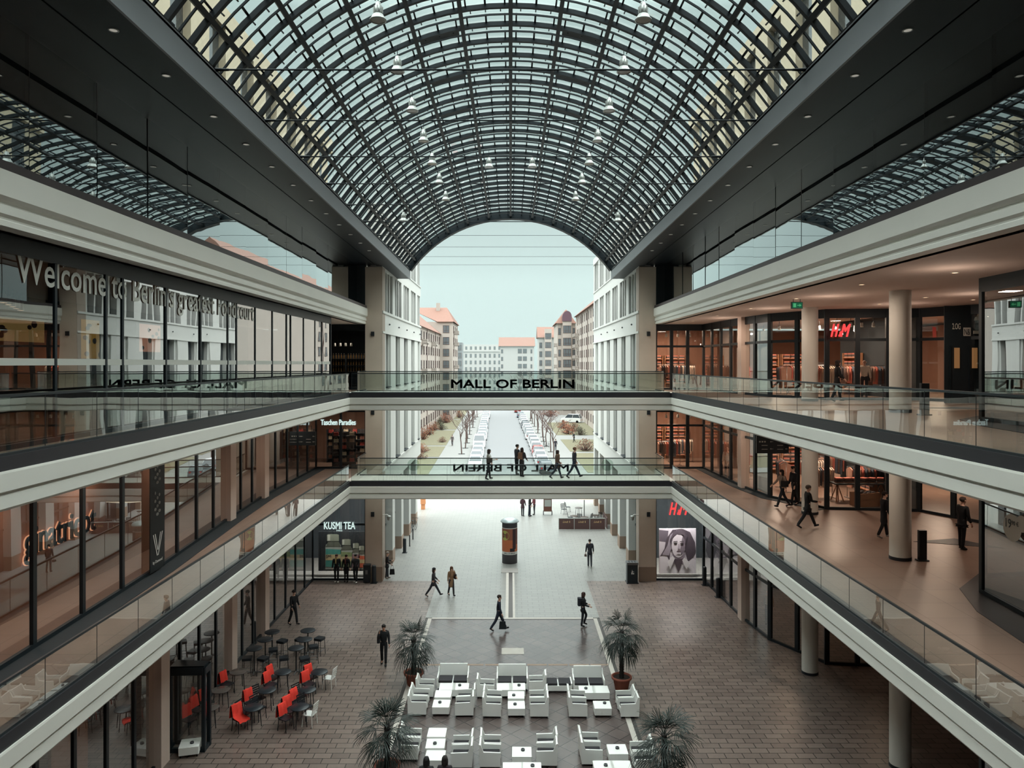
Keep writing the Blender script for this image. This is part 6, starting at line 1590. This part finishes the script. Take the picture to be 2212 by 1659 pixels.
# track lights
def spot_l(label):
    t = thing('track_light', label, 'spotlight', (0,0,0), 0, 'spotlights on the shop ceilings')
    part('housing', MB().lathe([(0.001,0.2),(0.06,0.2),(0.075,0.0)],n=12,cap=False), M['white'], t); part('lens', MB().lathe([(0.001,0.004),(0.07,0.004)],n=12,cap=False), M['glowwarm'], t); part('stem', MB().tube([(0,0,0.2),(0,0,0.42)],0.012,5), M['frame'], t)
    return t
sl = spot_l('ceiling spotlight glowing inside a shop'); first = [0]; bpy.context.view_layer.update()
SPT = []
for z in (Z2+3.35, Z1+3.1):
    SPT += [(x,y,z) for x,y in ((13.6,37.5),(14.2,37.0),(14.6,37.6),(15.2,34.5),(15.8,34.4),(16.4,34.6),(16.9,34.5),(17.5,34.4),(15.5,37.2),(16.5,37.5),(17.3,37.2),(10.0,47.6),(10.8,47.8),(11.5,47.5),(16.0,40.5),(14.0,41.0))]
SPT += [(-10.2-0.35*k,47.4,Z2+2.75) for k in range(6)]+[(-11.3-0.3*k,16.5+0.6*k,Z2+3.0) for k in range(5)]
for i, p in enumerate(SPT):
    if i == 0: sl.location = p
    else: copy_tree(sl, None, p, 0)
# gallery ceiling downlights
def dl(label):
    t = thing('ceiling_downlight', label, 'downlight', (0,0,0), 0, 'downlights in the gallery ceilings')
    part('trim_ring', MB().lathe([(0.08,0),(0.08,-0.01),(0.11,-0.01),(0.11,0)],n=14,cap=False), M['white'], t); part('lens', MB().lathe([(0.001,-0.004),(0.08,-0.004)],n=14,cap=False), M['glowwarm'], t); return t
d0 = dl('small round downlight in a gallery ceiling'); bpy.context.view_layer.update(); k_ = 0
for z in (16.05, 10.95):
    for x, y in ((10.6,43),(10.6,38),(10.7,33),(10.8,28),(10.9,23),(15.2,30.5),(15.4,27.5),(15.8,24.5),(17.8,28.5),(12.0,20)):
        if k_ == 0: d0.location = (x,y,z)
        else: copy_tree(d0, None, (x,y,z))
        k_ += 1
# bag shop and bar
sb, sbu = shelf('dark shelf prototype', 5, 5, 1.5, 'dark'), [0]
hb_ = []
for c in ((120,70,56),(150,120,96),(160,60,52),(60,52,52),(196,176,150)):
    t = thing('handbag','handbag on the bag shop shelves','handbag',(0,0,0),0,'handbags on the bag shop shelves')
    part('body', MB().cbox((0,0,0),0.32,0.14,0.22,0,0.04), cloth(c), t); part('handle', MB().tube([(-0.1,0,0.22),(-0.06,0,0.33),(0.06,0,0.33),(0.1,0,0.22)],0.01,5), cloth(c), t); hb_.append([t,0])
bpy.context.view_layer.update(); q_ = 0
for i, (x,y,r_) in enumerate(((-9.9,49.5,0),(-11.5,49.5,0),(-10.7,47.6,0.2))):
    place(sb, sbu, f'dark display shelf in the bag shop, {["right","left","front"][i]} one', (x,y,Z1), r_)
    for r2 in range(5):
        for c in (-0.5,0.0,0.5):
            h0 = hb_[q_%5]; q_ += 1; loc = (x+c*math.cos(r_),y-0.03+c*math.sin(r_),Z1+0.28+0.42*r2)
            if not h0[1]: h0[0].location = loc; h0[1] = 1
            else: copy_tree(h0[0], None, loc, r_)
for i, (x,y) in enumerate(((-10.0,48.5),(-11.5,48.5))):
    copy_tree(sb, f'dark bottle shelf in the upper left bar, {["right","left"][i]} one', (x,y,Z2), 0)
bo = []
for c, g_ in (((120,90,50),0),((60,96,80),0),((170,170,160),0),((130,50,40),0)):
    t = thing('bottle','bottle on the upper left bar shelves','bottle',(0,0,0),0,'bottles on the upper left bar shelves')
    part('glass_body', MB().lathe([(0.04,0),(0.04,0.18),(0.015,0.24),(0.015,0.31)],n=10), mat('bottle %d'%c[0],c,0.1,spec=0.9), t); part('cap', MB().lathe([(0.018,0.31),(0.018,0.34)],n=8), M['lampmetal'], t); bo.append([t,0])
bpy.context.view_layer.update(); q_ = 0
for x0_ in (-10.0,-11.5):
    for r2 in range(2,5):
        for c in range(8):
            b0 = bo[(q_*3+c)%4]; q_ += 1; loc = (x0_-0.62+0.175*c,48.45,Z2+0.28+0.42*r2)
            if not b0[1]: b0[0].location = loc; b0[1] = 1
            else: copy_tree(b0[0], None, loc, 0)
# food hall light boxes
for i, (ya,yb,za,zb_,c,s) in enumerate(((16.2,19.4,14.1,14.75,(170,140,86),0.5),(21.0,22.4,13.7,14.9,(190,150,70),0.55),(24.3,25.9,13.95,14.95,(236,170,140),0.7))):
    t = thing('menu_board', ['wide lit menu panel inside the upper left food hall','lit panel with dark twigs inside the upper left food hall','pinkish lit panel with a bowl picture in the food hall'][i], 'light box', (-12.2,ya,za))
    part('case', MB().box(-0.08,0,0,yb-ya,0,zb_-za), M['frame'], t); part('picture', MB().box(0,0.012,0.04,yb-ya-0.04,0.04,zb_-za-0.04), emis('menu glow %d'%i,c,s), t)
    pr_ = MB(); rr = random.Random(i)
    for k in range(7): pr_.ball((0.014,rr.uniform(.2,yb-ya-.2),rr.uniform(.15,zb_-za-.15)),0.003,rr.uniform(.06,.14),rr.uniform(.05,.1),8,5)
    part('picture_detail', pr_, mat('menu print %d'%i,(70,52,40),0.7), t)

for z, p, nm in ((Z1,on(1992,1211,Z1),'first-level'),(Z2,on(1997,897,Z2),'upper')):
    t = thing('information_stele', f'slim dark information stele beside the nearer column on the {nm} right gallery', 'stele', p)
    part('panel', MB().cbox((0,0,0.04),0.26,0.14,0.98,0,0.02), M['blackpl'], t); part('base_plate', MB().cbox((0,0,0),0.36,0.24,0.04), M['rail'], t)
# ================================================================ LIGHT
sun = lamp('overcast_sun', 'SUN', (0,60,60), 1.6, (0.95,1.0,0.97)); sun.data.angle = math.radians(120); sun.rotation_euler = (math.radians(-12),0,0)
WARM = (1.0,0.80,0.64)
for z, e in ((10.85,30),(15.95,50)):
    for x, y in ((11.2,38),(11.3,31),(11.2,24.5),(16.5,29.5),(16.0,25.2),(11.0,16)):
        lamp('ceiling_lamp', 'AREA', (x,y,z), e, WARM, 0.5)
for y, e in ((40,26),(34,24),(27,24),(20,22),(13,18)): lamp('ceiling_lamp', 'AREA', (-10.4,y,10.85), e, WARM, 0.5)
for x, y in ((15,42),(20,44),(16,37),(22,38),(10.6,49)):
    for z, e in ((10.7,230),(15.8,290)): lamp('shop_lamp', 'AREA', (x,y,z), e, (1.0,0.74,0.56), 0.8)
for x, y, e in ((15,40,60),(18,36,30),(17,28,6)): lamp('shop_lamp', 'AREA', (x,y,5.7), e, (1.0,0.68,0.48), 0.6)
for y, e in ((14,30),(18,44),(22,40),(27,30),(34,24)): lamp('shop_lamp', 'AREA', (-12.2,y,10.7), e, (1.0,0.68,0.52), 0.5)
for x, y, z, e in ((-10.6,48.6,10.6,70),(-13,42,10.6,40),(-10.6,47.6,15.6,26),(-14,40,5.7,30),(-14,30,5.7,30)): lamp('shop_lamp', 'AREA', (x,y,z), e, (1.0,0.84,0.7), 0.5)
for x in (10.6,-10.7):
    lamp('poster_fill', 'AREA', (x,46.6,5.4), 800 if x > 0 else 550, (1.0,0.96,0.92), 2.0, (math.radians(25),0,0), 0.15)  # added fill lights, no seen source, to brighten the two window posters
lamp('shop_lamp','AREA',(-12.3,21.7,5.5),14,(1.0,0.6,0.4),0.3)
for x, y in ((11.5,40),(11.6,33),(11.6,27),(16,30.5),(16.2,26),(11.3,19)): lamp('ceiling_fill', 'POINT', (x,y,15.2), 22, (1.0,0.82,0.68), 0.05)  # added free-hanging fill lights that brighten the upper gallery ceiling
for x, y in ((16,30),(15.8,26)): lamp('ceiling_fill', 'POINT', (x,y,10.2), 12, (1.0,0.8,0.64), 0.05)  # same added fill below the first-level ceiling
lamp('foodhall_lamp', 'AREA', (-13,20,15.6), 40, (1.0,0.7,0.5), 0.6)
dup = {k:v for k,v in LABELS.items() if len(v) > 1}
print('DUPLABELS', {k:len(v) for k,v in dup.items()})
